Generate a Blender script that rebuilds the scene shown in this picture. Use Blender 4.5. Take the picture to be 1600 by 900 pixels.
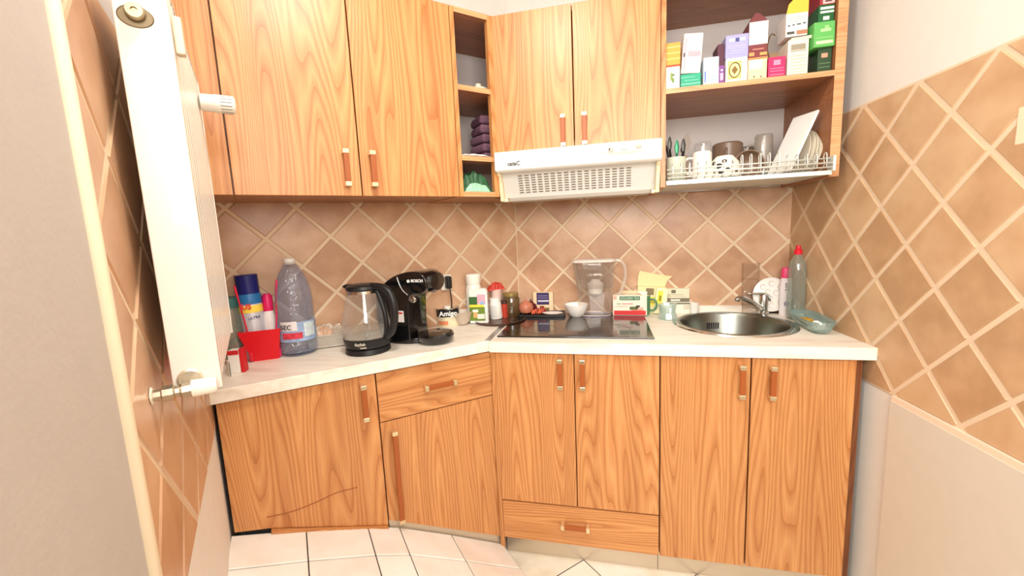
import bpy, math, random
from mathutils import Vector, Matrix
random.seed(7)
for o in list(bpy.data.objects): bpy.data.objects.remove(o)
COL = bpy.context.scene.collection
SCN = bpy.context.scene
PI = math.pi

# ------------------------------------------------------------------ camera
RW = [(0.9754, 0.2159, -0.0444), (-0.0137, -0.1417, -0.9898), (-0.2200, 0.9661, -0.1353)]
CAMP = Vector((0.4273, -2.0222, 1.32)); FPX = 645.4
cd_ = bpy.data.cameras.new('camera'); cam = bpy.data.objects.new('camera', cd_); COL.objects.link(cam)
cd_.sensor_width = 36; cd_.lens = 36 * FPX / 1600; cd_.clip_start = 0.01
m3 = Matrix(((RW[0][0], -RW[1][0], -RW[2][0]), (RW[0][1], -RW[1][1], -RW[2][1]), (RW[0][2], -RW[1][2], -RW[2][2])))
cam.matrix_world = Matrix.Translation(CAMP) @ m3.to_4x4()
SCN.camera = cam
# ------------------------------------------------------------------ world, exposure, lamps
SCN.view_settings.view_transform = 'Standard'; SCN.view_settings.look = 'None'
SCN.view_settings.gamma = 1; SCN.view_settings.use_curve_mapping = False
SCN.view_settings.exposure = 0.36
w = bpy.data.worlds.new('world'); SCN.world = w; w.use_nodes = True
w.node_tree.nodes['Background'].inputs[0].default_value = (1.0, 0.95, 0.89, 1)
w.node_tree.nodes['Background'].inputs[1].default_value = 0.6
def area(name, loc, target, size, power, color=(1, .96, .90), shape='DISK', sy=None):
    l = bpy.data.lights.new(name, 'AREA'); l.shape = shape; l.size = size; l.energy = power; l.color = color
    if sy: l.size_y = sy
    o = bpy.data.objects.new(name, l); COL.objects.link(o); o.location = loc
    o.rotation_euler = (Vector(target) - Vector(loc)).to_track_quat('-Z', 'Y').to_euler()
    return o
area('ceiling_lamp_light', (0.22, -1.45, 2.47), (0.22, -1.1, 0), 0.30, 13)
area('room_fill', (0.62, -2.7, 1.85), (0.35, 0, 1.0), 1.3, 42, (1, .98, .94), 'RECTANGLE', 0.9)  # added soft fill from behind the camera, not a fixture of the room

# ------------------------------------------------------------------ frames of the room
BD = Vector((0.70995, 0.70426, 0)); NB = Vector((0.70426, -0.70995, 0))    # along left wall (to the right) and its room normal
CD = Vector((0.0632, -0.9980, 0)); NC = Vector((-0.9980, -0.0632, 0))      # along right wall to the camera and its room normal
KC = Vector((1.2161, 0, 0)); KD = BD * -1.269
CT = 0.914                                                                # worktop height
def hit(u, v, P, n):
    c = ((u - 800) / FPX, (v - 450) / FPX, 1.0)
    r = Vector([sum(RW[i][k] * c[i] for i in range(3)) for k in range(3)])
    return CAMP + r * ((Vector(P) - CAMP).dot(n) / r.dot(n))
def PB(u, v, d): return hit(u, v, NB * d, NB)
def PA(u, v, y): return hit(u, v, (0, y, 0), Vector((0, 1, 0)))
def PZ(u, v, z=CT): return hit(u, v, (0, 0, z), Vector((0, 0, 1)))
def flat(p, z=CT): return Vector((p.x, p.y, z))
def push(p, r):
    d = Vector((p.x - CAMP.x, p.y - CAMP.y, 0)).normalized(); return p + d * r

# ------------------------------------------------------------------ materials
def newmat(name):
    m = bpy.data.materials.new(name); m.use_nodes = True
    nt = m.node_tree; return m, nt, nt.nodes['Principled BSDF']
def lin(c):
    return tuple(((x / 255) / 12.92 if x / 255 <= .04045 else (((x / 255) + .055) / 1.055) ** 2.4) for x in c)
CACHE = {}
def P(rgb, rough=.45, metal=0, alpha=1, bump=0, bscale=60, coat=0, trans=0, var=0, vscale=20, spec=.5, emit=0, ior=1.45):
    key = (rgb, rough, metal, alpha, bump, bscale, coat, trans, var, vscale, spec, emit)
    if key in CACHE: return CACHE[key]
    m, nt, b = newmat('surface_%d' % len(CACHE)); CACHE[key] = m
    c = lin(rgb); b.inputs['Base Color'].default_value = (*c, 1)
    b.inputs['Roughness'].default_value = rough; b.inputs['Metallic'].default_value = metal
    b.inputs['Alpha'].default_value = alpha; b.inputs['Coat Weight'].default_value = coat
    b.inputs['Transmission Weight'].default_value = trans; b.inputs['Specular IOR Level'].default_value = spec
    b.inputs['IOR'].default_value = ior
    if emit: b.inputs['Emission Color'].default_value = (*c, 1); b.inputs['Emission Strength'].default_value = emit
    tc = nt.nodes.new('ShaderNodeTexCoord')
    n = nt.nodes.new('ShaderNodeTexNoise'); n.inputs['Scale'].default_value = vscale; n.inputs['Detail'].default_value = 4
    nt.links.new(tc.outputs['Object'], n.inputs['Vector'])
    mx = nt.nodes.new('ShaderNodeMix'); mx.data_type = 'RGBA'
    v = var if var else .04
    mx.inputs[6].default_value = (*[x * (1 - v) for x in c], 1); mx.inputs[7].default_value = (*[min(1, x * (1 + v)) for x in c], 1)
    nt.links.new(n.outputs['Fac'], mx.inputs[0]); nt.links.new(mx.outputs[2], b.inputs['Base Color'])
    if bump:
        n2 = nt.nodes.new('ShaderNodeTexNoise'); n2.inputs['Scale'].default_value = bscale
        nt.links.new(tc.outputs['Object'], n2.inputs['Vector'])
        bp = nt.nodes.new('ShaderNodeBump'); bp.inputs['Strength'].default_value = bump; bp.inputs['Distance'].default_value = .004
        nt.links.new(n2.outputs['Fac'], bp.inputs['Height']); nt.links.new(bp.outputs['Normal'], b.inputs['Normal'])
    return m
def wood(name, dark, mid, light, horizontal=False, rough=.38, seed=0.0):
    m, nt, b = newmat(name); N = nt.nodes; L = nt.links
    tc = N.new('ShaderNodeTexCoord'); oi = N.new('ShaderNodeObjectInfo')
    sep = N.new('ShaderNodeSeparateXYZ'); L.new(tc.outputs['Object'], sep.inputs[0])
    com = N.new('ShaderNodeCombineXYZ')
    across, along = ('Z', 'X') if horizontal else ('X', 'Z')
    def mul(s, k, off=None):
        q = N.new('ShaderNodeMath'); q.operation = 'MULTIPLY'; L.new(s, q.inputs[0]); q.inputs[1].default_value = k; return q.outputs[0]
    def add(a, c_):
        q = N.new('ShaderNodeMath'); q.operation = 'ADD'; L.new(a, q.inputs[0])
        if isinstance(c_, float): q.inputs[1].default_value = c_
        else: L.new(c_, q.inputs[1])
        return q.outputs[0]
    L.new(mul(sep.outputs[across], 6.5), com.inputs[0]); L.new(mul(sep.outputs['Y'], 6.5), com.inputs[1])
    L.new(add(mul(sep.outputs[along], .55), mul(oi.outputs['Random'], 37.0)), com.inputs[2])
    n = N.new('ShaderNodeTexNoise'); n.inputs['Scale'].default_value = 1.0; n.inputs['Detail'].default_value = 1.6; n.inputs['Roughness'].default_value = .35
    L.new(com.outputs[0], n.inputs['Vector'])
    rings = N.new('ShaderNodeMath'); rings.operation = 'FRACT'; L.new(mul(n.outputs['Fac'], 34.0), rings.inputs[0])
    # fine fibres
    com2 = N.new('ShaderNodeCombineXYZ'); L.new(mul(sep.outputs[across], 330), com2.inputs[0]); L.new(mul(sep.outputs['Y'], 330), com2.inputs[1]); L.new(add(mul(sep.outputs[along], 9), mul(oi.outputs['Random'], 11.0)), com2.inputs[2])
    f = N.new('ShaderNodeTexNoise'); f.inputs['Scale'].default_value = 1; f.inputs['Detail'].default_value = 3; L.new(com2.outputs[0], f.inputs['Vector'])
    # broad streaks
    com3 = N.new('ShaderNodeCombineXYZ'); L.new(mul(sep.outputs[across], 13), com3.inputs[0]); L.new(mul(sep.outputs['Y'], 13), com3.inputs[1]); L.new(add(mul(sep.outputs[along], .5), mul(oi.outputs['Random'], 23.0)), com3.inputs[2])
    s = N.new('ShaderNodeTexNoise'); s.inputs['Scale'].default_value = 1; s.inputs['Detail'].default_value = 2; L.new(com3.outputs[0], s.inputs['Vector'])
    cr = N.new('ShaderNodeValToRGB'); e = cr.color_ramp.elements
    e[0].position = .0; e[0].color = (*lin(dark), 1); e[1].position = 1; e[1].color = (*lin(mid), 1)
    for p_, c_ in ((.22, mid), (.55, light), (.88, mid)):
        x = cr.color_ramp.elements.new(p_); x.color = (*lin(c_), 1)
    L.new(rings.outputs[0], cr.inputs[0])
    mx = N.new('ShaderNodeMix'); mx.data_type = 'RGBA'; mx.blend_type = 'MULTIPLY'; mx.inputs[0].default_value = 1
    cr2 = N.new('ShaderNodeValToRGB'); cr2.color_ramp.elements[0].position = .3; cr2.color_ramp.elements[0].color = (.84, .80, .76, 1); cr2.color_ramp.elements[1].position = .62; cr2.color_ramp.elements[1].color = (1.0, 1.0, 1.0, 1)
    L.new(f.outputs['Fac'], cr2.inputs[0]); L.new(cr.outputs[0], mx.inputs[6]); L.new(cr2.outputs[0], mx.inputs[7])
    mx2 = N.new('ShaderNodeMix'); mx2.data_type = 'RGBA'; mx2.blend_type = 'MULTIPLY'; mx2.inputs[0].default_value = 1
    cr3 = N.new('ShaderNodeValToRGB'); cr3.color_ramp.elements[0].position = .3; cr3.color_ramp.elements[0].color = (.88, .82, .76, 1); cr3.color_ramp.elements[1].position = .65; cr3.color_ramp.elements[1].color = (1.06, 1.04, 1.0, 1)
    L.new(s.outputs['Fac'], cr3.inputs[0]); L.new(mx.outputs[2], mx2.inputs[6]); L.new(cr3.outputs[0], mx2.inputs[7])
    L.new(mx2.outputs[2], b.inputs['Base Color']); b.inputs['Roughness'].default_value = rough
    bp = N.new('ShaderNodeBump'); bp.inputs['Strength'].default_value = .08; bp.inputs['Distance'].default_value = .002
    L.new(f.outputs['Fac'], bp.inputs['Height']); L.new(bp.outputs['Normal'], b.inputs['Normal'])
    return m
def clear(rgb, base=.12, rim=.55, rough=.05, bump=0, bscale=60):
    m = bpy.data.materials.new('clear_material'); m.use_nodes = True; nt = m.node_tree; N = nt.nodes; L = nt.links
    for n in list(N):
        if n.type != 'OUTPUT_MATERIAL': N.remove(n)
    out = [n for n in N][0]; c = lin(rgb)
    tr = N.new('ShaderNodeBsdfTransparent'); tr.inputs[0].default_value = (*[min(1, .78 + .22 * x) for x in c], 1)
    pb = N.new('ShaderNodeBsdfPrincipled'); pb.inputs['Base Color'].default_value = (*c, 1); pb.inputs['Roughness'].default_value = rough
    gl = N.new('ShaderNodeBsdfGlossy'); gl.inputs['Roughness'].default_value = rough
    lw = N.new('ShaderNodeLayerWeight'); lw.inputs['Blend'].default_value = .35
    mr = N.new('ShaderNodeMath'); mr.operation = 'MULTIPLY_ADD'; mr.inputs[1].default_value = rim; mr.inputs[2].default_value = base
    L.new(lw.outputs['Facing'], mr.inputs[0])
    a = N.new('ShaderNodeMixShader'); L.new(mr.outputs[0], a.inputs[0]); L.new(tr.outputs[0], a.inputs[1]); L.new(pb.outputs[0], a.inputs[2])
    b = N.new('ShaderNodeMixShader'); b.inputs[0].default_value = .07; L.new(a.outputs[0], b.inputs[1]); L.new(gl.outputs[0], b.inputs[2]); L.new(b.outputs[0], out.inputs['Surface'])
    if bump:
        tc = N.new('ShaderNodeTexCoord'); n2 = N.new('ShaderNodeTexNoise'); n2.inputs['Scale'].default_value = bscale; L.new(tc.outputs['Object'], n2.inputs['Vector'])
        bp = N.new('ShaderNodeBump'); bp.inputs['Strength'].default_value = bump; bp.inputs['Distance'].default_value = .006
        L.new(n2.outputs['Fac'], bp.inputs['Height']); L.new(bp.outputs['Normal'], gl.inputs['Normal']); L.new(bp.outputs['Normal'], pb.inputs['Normal'])
    return m
WD, WM, WL = (178, 114, 62), (200, 138, 84), (213, 156, 100)
WOODV = wood('oak_vertical', WD, WM, WL); WOODH = wood('oak_horizontal', WD, WM, WL, True)
WOODIN = wood('oak_carcass', (150, 96, 60), (166, 110, 72), (176, 120, 82), True)
WOODEDGE = wood('oak_edge', (196, 140, 96), (212, 158, 112), (224, 172, 126), True)
WOODHANDLE = P((160, 84, 36), .4)
def tile_mat(name, a, b_, c, rough=.32):
    m, nt, b = newmat(name); N = nt.nodes; L = nt.links
    tc = N.new('ShaderNodeTexCoord'); oi = N.new('ShaderNodeObjectInfo')
    va = N.new('ShaderNodeVectorMath'); va.operation = 'MULTIPLY_ADD'; va.inputs[1].default_value = (1, 1, 1)
    cmb = N.new('ShaderNodeCombineXYZ'); mm = N.new('ShaderNodeMath'); mm.operation = 'MULTIPLY'; mm.inputs[1].default_value = 50
    L.new(oi.outputs['Random'], mm.inputs[0]); L.new(mm.outputs[0], cmb.inputs[0]); L.new(tc.outputs['Object'], va.inputs[0]); L.new(cmb.outputs[0], va.inputs[2])
    n = N.new('ShaderNodeTexNoise'); n.inputs['Scale'].default_value = 9; n.inputs['Detail'].default_value = 3; L.new(va.outputs[0], n.inputs['Vector'])
    ad = N.new('ShaderNodeMath'); ad.operation = 'MULTIPLY_ADD'; ad.inputs[1].default_value = .35; L.new(oi.outputs['Random'], ad.inputs[0]); 
    sb = N.new('ShaderNodeMath'); sb.operation = 'SUBTRACT'; sb.inputs[1].default_value = .17; L.new(n.outputs['Fac'], sb.inputs[0]); L.new(sb.outputs[0], ad.inputs[2])
    cr = N.new('ShaderNodeValToRGB'); e = cr.color_ramp.elements; e[0].position = .3; e[0].color = (*lin(a), 1); e[1].position = .7; e[1].color = (*lin(c), 1)
    x = e.new(.5); x.color = (*lin(b_), 1)
    L.new(ad.outputs[0], cr.inputs[0]); L.new(cr.outputs[0], b.inputs['Base Color']); b.inputs['Roughness'].default_value = rough
    n2 = N.new('ShaderNodeTexNoise'); n2.inputs['Scale'].default_value = 30; L.new(va.outputs[0], n2.inputs['Vector'])
    bp = N.new('ShaderNodeBump'); bp.inputs['Strength'].default_value = .12; bp.inputs['Distance'].default_value = .003
    L.new(n2.outputs['Fac'], bp.inputs['Height']); L.new(bp.outputs['Normal'], b.inputs['Normal'])
    return m
TILE = tile_mat('terracotta_tile', (186, 142, 110), (202, 160, 126), (214, 176, 144))
TILEC = tile_mat('sand_tile', (184, 146, 108), (198, 160, 122), (208, 174, 136), .4)
FTILE = tile_mat('cream_floor_tile', (222, 212, 190), (236, 228, 208), (244, 238, 224), .35)
STILE = tile_mat('pale_step_tile', (232, 226, 216), (240, 236, 228), (246, 243, 238), .3)
GROUT = P((226, 202, 172), .85, bump=.1); FGROUT = P((96, 78, 62), .9)
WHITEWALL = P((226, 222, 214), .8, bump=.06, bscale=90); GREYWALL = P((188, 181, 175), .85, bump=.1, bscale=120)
CREAM = P((236, 218, 188), .5); WHITE = P((240, 238, 232), .35); ENAMEL = P((228, 222, 212), .28, coat=.3)
BACKPANEL = P((206, 196, 190), .6)
CHROME = P((205, 205, 200), .16, 1); STEEL = P((150, 150, 144), .3, 1); BRUSHED = P((178, 180, 176), .28, 1, bump=.05, bscale=300)
BLACK = P((14, 14, 15), .14, coat=.5); BLACKM = P((26, 26, 28), .4); DARK = P((40, 36, 34), .6)
GLASS = clear((240, 240, 238), .02, .32, .03); PET = clear((172, 186, 212), .16, .45, .06, 1.0, 75)
AQUA = clear((190, 222, 214), .2, .5)
NICKEL = P((226, 206, 168), .25, .85)
def worktop_mat():
    m, nt, b = newmat('pale_stone_worktop'); N = nt.nodes; L = nt.links
    tc = N.new('ShaderNodeTexCoord'); mp = N.new('ShaderNodeMapping'); mp.inputs['Scale'].default_value = (5, 30, 30)
    L.new(tc.outputs['Object'], mp.inputs[0])
    n = N.new('ShaderNodeTexNoise'); n.inputs['Scale'].default_value = 1; n.inputs['Detail'].default_value = 6; n.inputs['Distortion'].default_value = .6; L.new(mp.outputs[0], n.inputs['Vector'])
    cr = N.new('ShaderNodeValToRGB'); e = cr.color_ramp.elements; e[0].position = .28; e[0].color = (*lin((226, 210, 192)), 1); e[1].position = .55; e[1].color = (*lin((242, 234, 220)), 1)
    L.new(n.outputs['Fac'], cr.inputs[0]); L.new(cr.outputs[0], b.inputs['Base Color']); b.inputs['Roughness'].default_value = .38
    return m
WORKTOP = worktop_mat()

# ------------------------------------------------------------------ mesh helpers
def link(name, verts, faces, mat, parent=None, smooth=False, bevel=0, seg=2, loc=None, rot=None, sub=0, solid=0):
    me = bpy.data.meshes.new(name); me.from_pydata([tuple(v) for v in verts], [], faces); me.update()
    if mat: me.materials.append(mat)
    if smooth:
        for p_ in me.polygons: p_.use_smooth = True
    o = bpy.data.objects.new(name, me); COL.objects.link(o)
    if parent: o.parent = parent
    if loc is not None: o.location = loc
    if rot is not None: o.rotation_euler = rot
    if solid: md = o.modifiers.new('thickness', 'SOLIDIFY'); md.thickness = solid; md.offset = 0
    if bevel: md = o.modifiers.new('bevel', 'BEVEL'); md.width = bevel; md.segments = seg; md.limit_method = 'ANGLE'
    if sub: md = o.modifiers.new('sub', 'SUBSURF'); md.levels = sub; md.render_levels = sub
    return o
def bx(x0, x1, y0, y1, z0, z1):
    v = [(x0, y0, z0), (x1, y0, z0), (x1, y1, z0), (x0, y1, z0), (x0, y0, z1), (x1, y0, z1), (x1, y1, z1), (x0, y1, z1)]
    return v, [(0, 3, 2, 1), (4, 5, 6, 7), (0, 1, 5, 4), (1, 2, 6, 5), (2, 3, 7, 6), (3, 0, 4, 7)]
def join(*ms):
    V, F = [], []
    for v, f in ms:
        k = len(V); V += list(v); F += [tuple(i + k for i in q) for q in f]
    return V, F
def box(name, r, mat, parent=None, **k): return link(name, *bx(*r), mat, parent, **k)
def lathe_m(prof, seg=32, cx=0, cy=0, sx=1, sy=1):
    V, F = [], []; n = len(prof)
    for i in range(seg):
        a = 2 * PI * i / seg
        for r, z in prof: V.append((cx + r * math.cos(a) * sx, cy + r * math.sin(a) * sy, z))
    for i in range(seg):
        j = (i + 1) % seg
        for k in range(n - 1): F.append((i * n + k, j * n + k, j * n + k + 1, i * n + k + 1))
    if prof[0][0] > 1e-6: F.append(tuple(i * n for i in reversed(range(seg)))) if CAPS[0] else None
    if prof[-1][0] > 1e-6: F.append(tuple(i * n + n - 1 for i in range(seg))) if CAPS[0] else None
    return V, F
CAPS = [True]
def lathe(name, prof, mat, parent=None, seg=32, caps=True, smooth=True, **k):
    CAPS[0] = caps
    cx, cy, sx, sy = k.pop('cx', 0), k.pop('cy', 0), k.pop('sx', 1), k.pop('sy', 1)
    m = lathe_m(prof, seg, cx, cy, sx, sy); CAPS[0] = True
    o = link(name, *m, mat, parent, smooth=smooth, **k)
    if smooth: o.modifiers.new('edges', 'EDGE_SPLIT').split_angle = math.radians(40)
    return o
def tube_m(pts, r, seg=8, closed=False):
    pts = [Vector(p_) for p_ in pts]; V, F = [], []; n = len(pts); up = None
    rr = r if isinstance(r, (list, tuple)) else [r] * n
    for i, p_ in enumerate(pts):
        if closed: t = pts[(i + 1) % n] - pts[i - 1]
        else: t = pts[min(i + 1, n - 1)] - pts[max(i - 1, 0)]
        t.normalize()
        if up is None: up = Vector((0, 0, 1)) if abs(t.z) < .9 else Vector((1, 0, 0))
        a = t.cross(up).normalized(); b_ = a.cross(t).normalized(); up = b_
        for k in range(seg):
            q = 2 * PI * k / seg; V.append(p_ + (a * math.cos(q) + b_ * math.sin(q)) * rr[i])
    for i in range(n if closed else n - 1):
        j = (i + 1) % n
        for k in range(seg): l = (k + 1) % seg; F.append((i * seg + k, i * seg + l, j * seg + l, j * seg + k))
    if not closed: F += [tuple(reversed(range(seg))), tuple(range((n - 1) * seg, n * seg))]
    return V, F
def tube(name, pts, r, mat, parent=None, seg=8, closed=False, **k): return link(name, *tube_m(pts, r, seg, closed), mat, parent, smooth=True, **k)
def prism_m(poly, lo, hi, axis='y'):
    n = len(poly); f = {'y': lambda a, b_, t: (a, t, b_), 'z': lambda a, b_, t: (a, b_, t), 'x': lambda a, b_, t: (t, a, b_)}[axis]
    V = [f(a, b_, lo) for a, b_ in poly] + [f(a, b_, hi) for a, b_ in poly]
    F = [tuple(range(n)), tuple(reversed(range(n, 2 * n)))] + [(i, i + n, (i + 1) % n + n, (i + 1) % n) for i in range(n)]
    return V, F
def prism(name, poly, lo, hi, mat, parent=None, axis='y', **k):
    o = link(name, *prism_m(poly, lo, hi, axis), mat, parent, **k); fixn(o); return o
def fixn(o):
    import bmesh
    b = bmesh.new(); b.from_mesh(o.data); bmesh.ops.recalc_face_normals(b, faces=b.faces); b.to_mesh(o.data); b.free()
def smoothpts(pts, n=6):
    pts = [Vector(p_) for p_ in pts]; out = []
    for i in range(len(pts) - 1):
        a, b_, c, d = pts[max(i - 1, 0)], pts[i], pts[i + 1], pts[min(i + 2, len(pts) - 1)]
        for k in range(n):
            t = k / n; out.append(.5 * ((2 * b_) + (c - a) * t + (2 * a - 5 * b_ + 4 * c - d) * t * t + (3 * b_ - a - 3 * c + d) * t ** 3))
    return out + [pts[-1]]
def tag(o, label, cat, group=None):
    o['label'] = label; o['category'] = cat
    if group: o['group'] = group
    return o
def thing(name, label, cat, loc=(0, 0, 0), rz=0, group=None, rot=None):
    o = bpy.data.objects.new(name, None); COL.objects.link(o); o.location = loc; o.rotation_euler = rot if rot else (0, 0, rz); o.empty_display_size = .03
    return tag(o, label, cat, group)
def text(s, size, mat, parent, loc, rot=(PI / 2, 0, 0), name='lettering', depth=.0004, bold=False, squash=1):
    c = bpy.data.curves.new('t', 'FONT'); c.body = s; c.size = size; c.extrude = depth; c.align_x = 'CENTER'; c.align_y = 'CENTER'
    if bold: c.offset = size * .025
    t = bpy.data.objects.new('t', c); COL.objects.link(t)
    dg = bpy.context.evaluated_depsgraph_get(); me = bpy.data.meshes.new_from_object(t.evaluated_get(dg))
    bpy.data.objects.remove(t); me.materials.clear(); me.materials.append(mat)
    o = bpy.data.objects.new(name, me); COL.objects.link(o); o.parent = parent; o.location = loc; o.rotation_euler = rot; o.scale = (squash, 1, 1)
    return o
def label_part(o, s): o['label'] = s; return o

# ------------------------------------------------------------------ the setting
def struct(name, verts, faces, mat, parent=None, **k):
    o = link(name, verts, faces, mat, parent, **k)
    if not parent: o['kind'] = 'structure'
    return o
ZT0, ZT1 = 0.79, 1.672            # tiled band
def wallslab(name, p0, d, n, s0, s1, z0, z1, mat, t=.08):
    a, b_ = p0 + d * s0, p0 + d * s1; q = n * -t
    V = [flat(a, z0), flat(b_, z0), flat(b_ + q, z0), flat(a + q, z0), flat(a, z1), flat(b_, z1), flat(b_ + q, z1), flat(a + q, z1)]
    o = struct(name, V, bx(0, 1, 0, 1, 0, 1)[1], mat); fixn(o); return o
def clip(poly, s0, s1, z0, z1):
    for ax, lim, sg in ((0, s0, 1), (0, s1, -1), (1, z0, 1), (1, z1, -1)):
        out = []
        for i in range(len(poly)):
            a, b_ = poly[i], poly[(i + 1) % len(poly)]; ia = (a[ax] - lim) * sg >= 0; ib = (b_[ax] - lim) * sg >= 0
            if ia: out.append(a)
            if ia != ib:
                t = (lim - a[ax]) / (b_[ax] - a[ax]); out.append((a[0] + (b_[0] - a[0]) * t, a[1] + (b_[1] - a[1]) * t))
        poly = out
        if len(poly) < 3: return []
    return poly
def area2(p_): return abs(sum(p_[i][0] * p_[(i + 1) % len(p_)][1] - p_[(i + 1) % len(p_)][0] * p_[i][1] for i in range(len(p_)))) / 2
H = .1085
def tiles(wall, p0, d, n, s0, s1, z0, z1, ls, lz, h, mat, gap=.0052, th=.006, bev=.0034, up=Vector((0, 0, 1)), name='tile'):
    M = Matrix(((d.x, up.x, n.x, 0), (d.y, up.y, n.y, 0), (d.z, up.z, n.z, 0), (0, 0, 0, 1)))
    full = None; r = h - gap * 1.414; cnt = 0
    def mesh(poly):
        cx = sum(a for a, _ in poly) / len(poly); cy = sum(b_ for _, b_ in poly) / len(poly); k = len(poly)
        def ins(a, b_, q):
            L_ = math.hypot(a - cx, b_ - cy); return (a + (cx - a) * q / max(L_, .004), b_ + (cy - b_) * q / max(L_, .004))
        V = [(a, b_, 0) for a, b_ in poly] + [(a, b_, th - bev) for a, b_ in poly] + [(*ins(a, b_, min(bev * 1.4, .4 * math.hypot(a - cx, b_ - cy))), th) for a, b_ in poly]
        F = [(i, (i + 1) % k, (i + 1) % k + k, i + k) for i in range(k)] + [(i + k, (i + 1) % k + k, (i + 1) % k + 2 * k, i + 2 * k) for i in range(k)] + [tuple(range(2 * k, 3 * k))]
        me = bpy.data.meshes.new('tile'); me.from_pydata(V, [], F); me.materials.append(mat); me.update(); return me
    i0, i1 = int((s0 - ls) / h) - 2, int((s1 - ls) / h) + 2; j0, j1 = int((z0 - lz) / h) - 2, int((z1 - lz) / h) + 2
    for i in range(i0, i1 + 1):
        for j in range(j0, j1 + 1):
            if (i + j) % 2 == 0: continue
            cx, cz = ls + i * h, lz + j * h
            poly = [(cx - r, cz), (cx, cz - r), (cx + r, cz), (cx, cz + r)]
            c = clip(poly, s0, s1, z0 + gap, z1 - gap)
            if len(c) < 3 or area2(c) < .0002: continue
            whole = abs(area2(c) - 2 * r * r) < 1e-7
            if whole:
                if full is None: full = mesh([(-r, 0), (0, -r), (r, 0), (0, r)])
                me = full; ox, oz = cx, cz
            else:
                ox = sum(a for a, _ in c) / len(c); oz = sum(b_ for _, b_ in c) / len(c); me = mesh([(a - ox, b_ - oz) for a, b_ in c])
            o = bpy.data.objects.new(name, me); COL.objects.link(o); o.parent = wall
            T = Matrix.Translation(Vector(p0) + d * ox + up * oz + n * .0)
            tilt = Matrix.Rotation(random.uniform(-.004, .004), 4, 'X') @ Matrix.Rotation(random.uniform(-.004, .004), 4, 'Y')
            o.matrix_local = T @ M @ tilt; cnt += 1
    return cnt
def grout(wall, p0, d, n, s0, s1, z0, z1, t=.0035):
    a, b_ = p0 + d * s0, p0 + d * s1; q = n * t
    V = [flat(a, z0), flat(b_, z0), flat(b_ + q, z0), flat(a + q, z0), flat(a, z1), flat(b_, z1), flat(b_ + q, z1), flat(a + q, z1)]
    o = link('grout', V, bx(0, 1, 0, 1, 0, 1)[1], GROUT, wall); fixn(o)
O3 = Vector((0, 0, 0)); XD = Vector((1, 0, 0)); YN = Vector((0, -1, 0))
wb = wallslab('wall_back', O3, XD, YN, -.03, 1.30, 0, 2.62, WHITEWALL)
grout(wb, O3, XD, YN, 0, 1.216, .86, 1.475); tiles(wb, O3, XD, YN, .004, 1.213, .87, 1.47, .0122, 1.3323, H, TILE)
wl = wallslab('wall_left', O3, -BD, NB, 0, 1.30, 0, 2.62, WHITEWALL)
grout(wl, O3, -BD, NB, 0, 1.269, .86, 1.475); tiles(wl, O3, -BD, NB, .004, 1.265, .87, 1.47, -.014, 1.3323, H, TILE)
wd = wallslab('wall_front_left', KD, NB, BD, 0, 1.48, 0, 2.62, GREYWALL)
LD = 0.339 + .755
grout(wd, KD, NB, BD, 0, LD, ZT0, ZT1); tiles(wd, KD, NB, BD, .004, LD - .002, ZT0, ZT1, .236, 1.3323, H, TILE)
low = wallslab('trim_1', KD, NB, BD, .0, LD, 0.0, ZT0, P((238, 236, 232), .6), t=-.004)
wr = wallslab('wall_right', KC, CD, NC, 0, 2.9, 0, 2.62, WHITEWALL)
C0s = .4311
grout(wr, KC, CD, NC, 0, 2.2, ZT0, ZT1); tiles(wr, KC, CD, NC, .004, 2.2, ZT0, ZT1, C0s, 1.6702, H, TILEC)
# thick cream tile edge on the front left wall
e0 = KD + NB * (LD + .006)
tr = tube('trim_2', [flat(e0 + BD * .002, 0.0), flat(e0 + BD * .002, 2.62)], .0085, CREAM, seg=12); tr['kind'] = 'structure'
# white lower panel with ledge on the right wall
q = KC + CD * .655
pn = wallslab('trim_3', KC, CD, NC, .655, 2.9, 0, ZT0 - .012, P((214, 206, 192), .45), t=-.016)
lg = wallslab('trim_4', KC, CD, NC, .655, 2.9, ZT0 - .012, ZT0 + .004, P((236, 214, 190), .5), t=-.014)
struct('floor', *bx(-1.4, 2.2, -4.2, .1, -.05, -.003), FGROUT)
flo = bpy.data.objects['floor']
tiles(flo, O3, XD, Vector((0, 0, 1)), -.75, 1.4, -2.2, .0, .328, -.51, .212, FTILE, gap=.002, th=.001, bev=.0004, up=Vector((0, 1, 0)))
struct('ceiling', *bx(-1.4, 2.2, -4.2, .1, 2.62, 2.7), P((240, 236, 228), .8))
struct('wall_behind', *bx(-1.4, 2.2, -4.3, -4.2, -.05, 2.7), WHITEWALL)
# lamp on the ceiling
cl = thing('ceiling_lamp', 'round white ceiling lamp above the kitchen floor', 'lamp', (0.22, -1.45, 2.62))
lathe('lamp_base', [(.17, -.001), (.17, -.03), (.165, -.035)], WHITE, cl)
lathe('lamp_shade', [(.16, -.035), (.15, -.07), (.1, -.095), (0, -.105)], P((255, 244, 225), .4, emit=3.0), cl)

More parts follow.
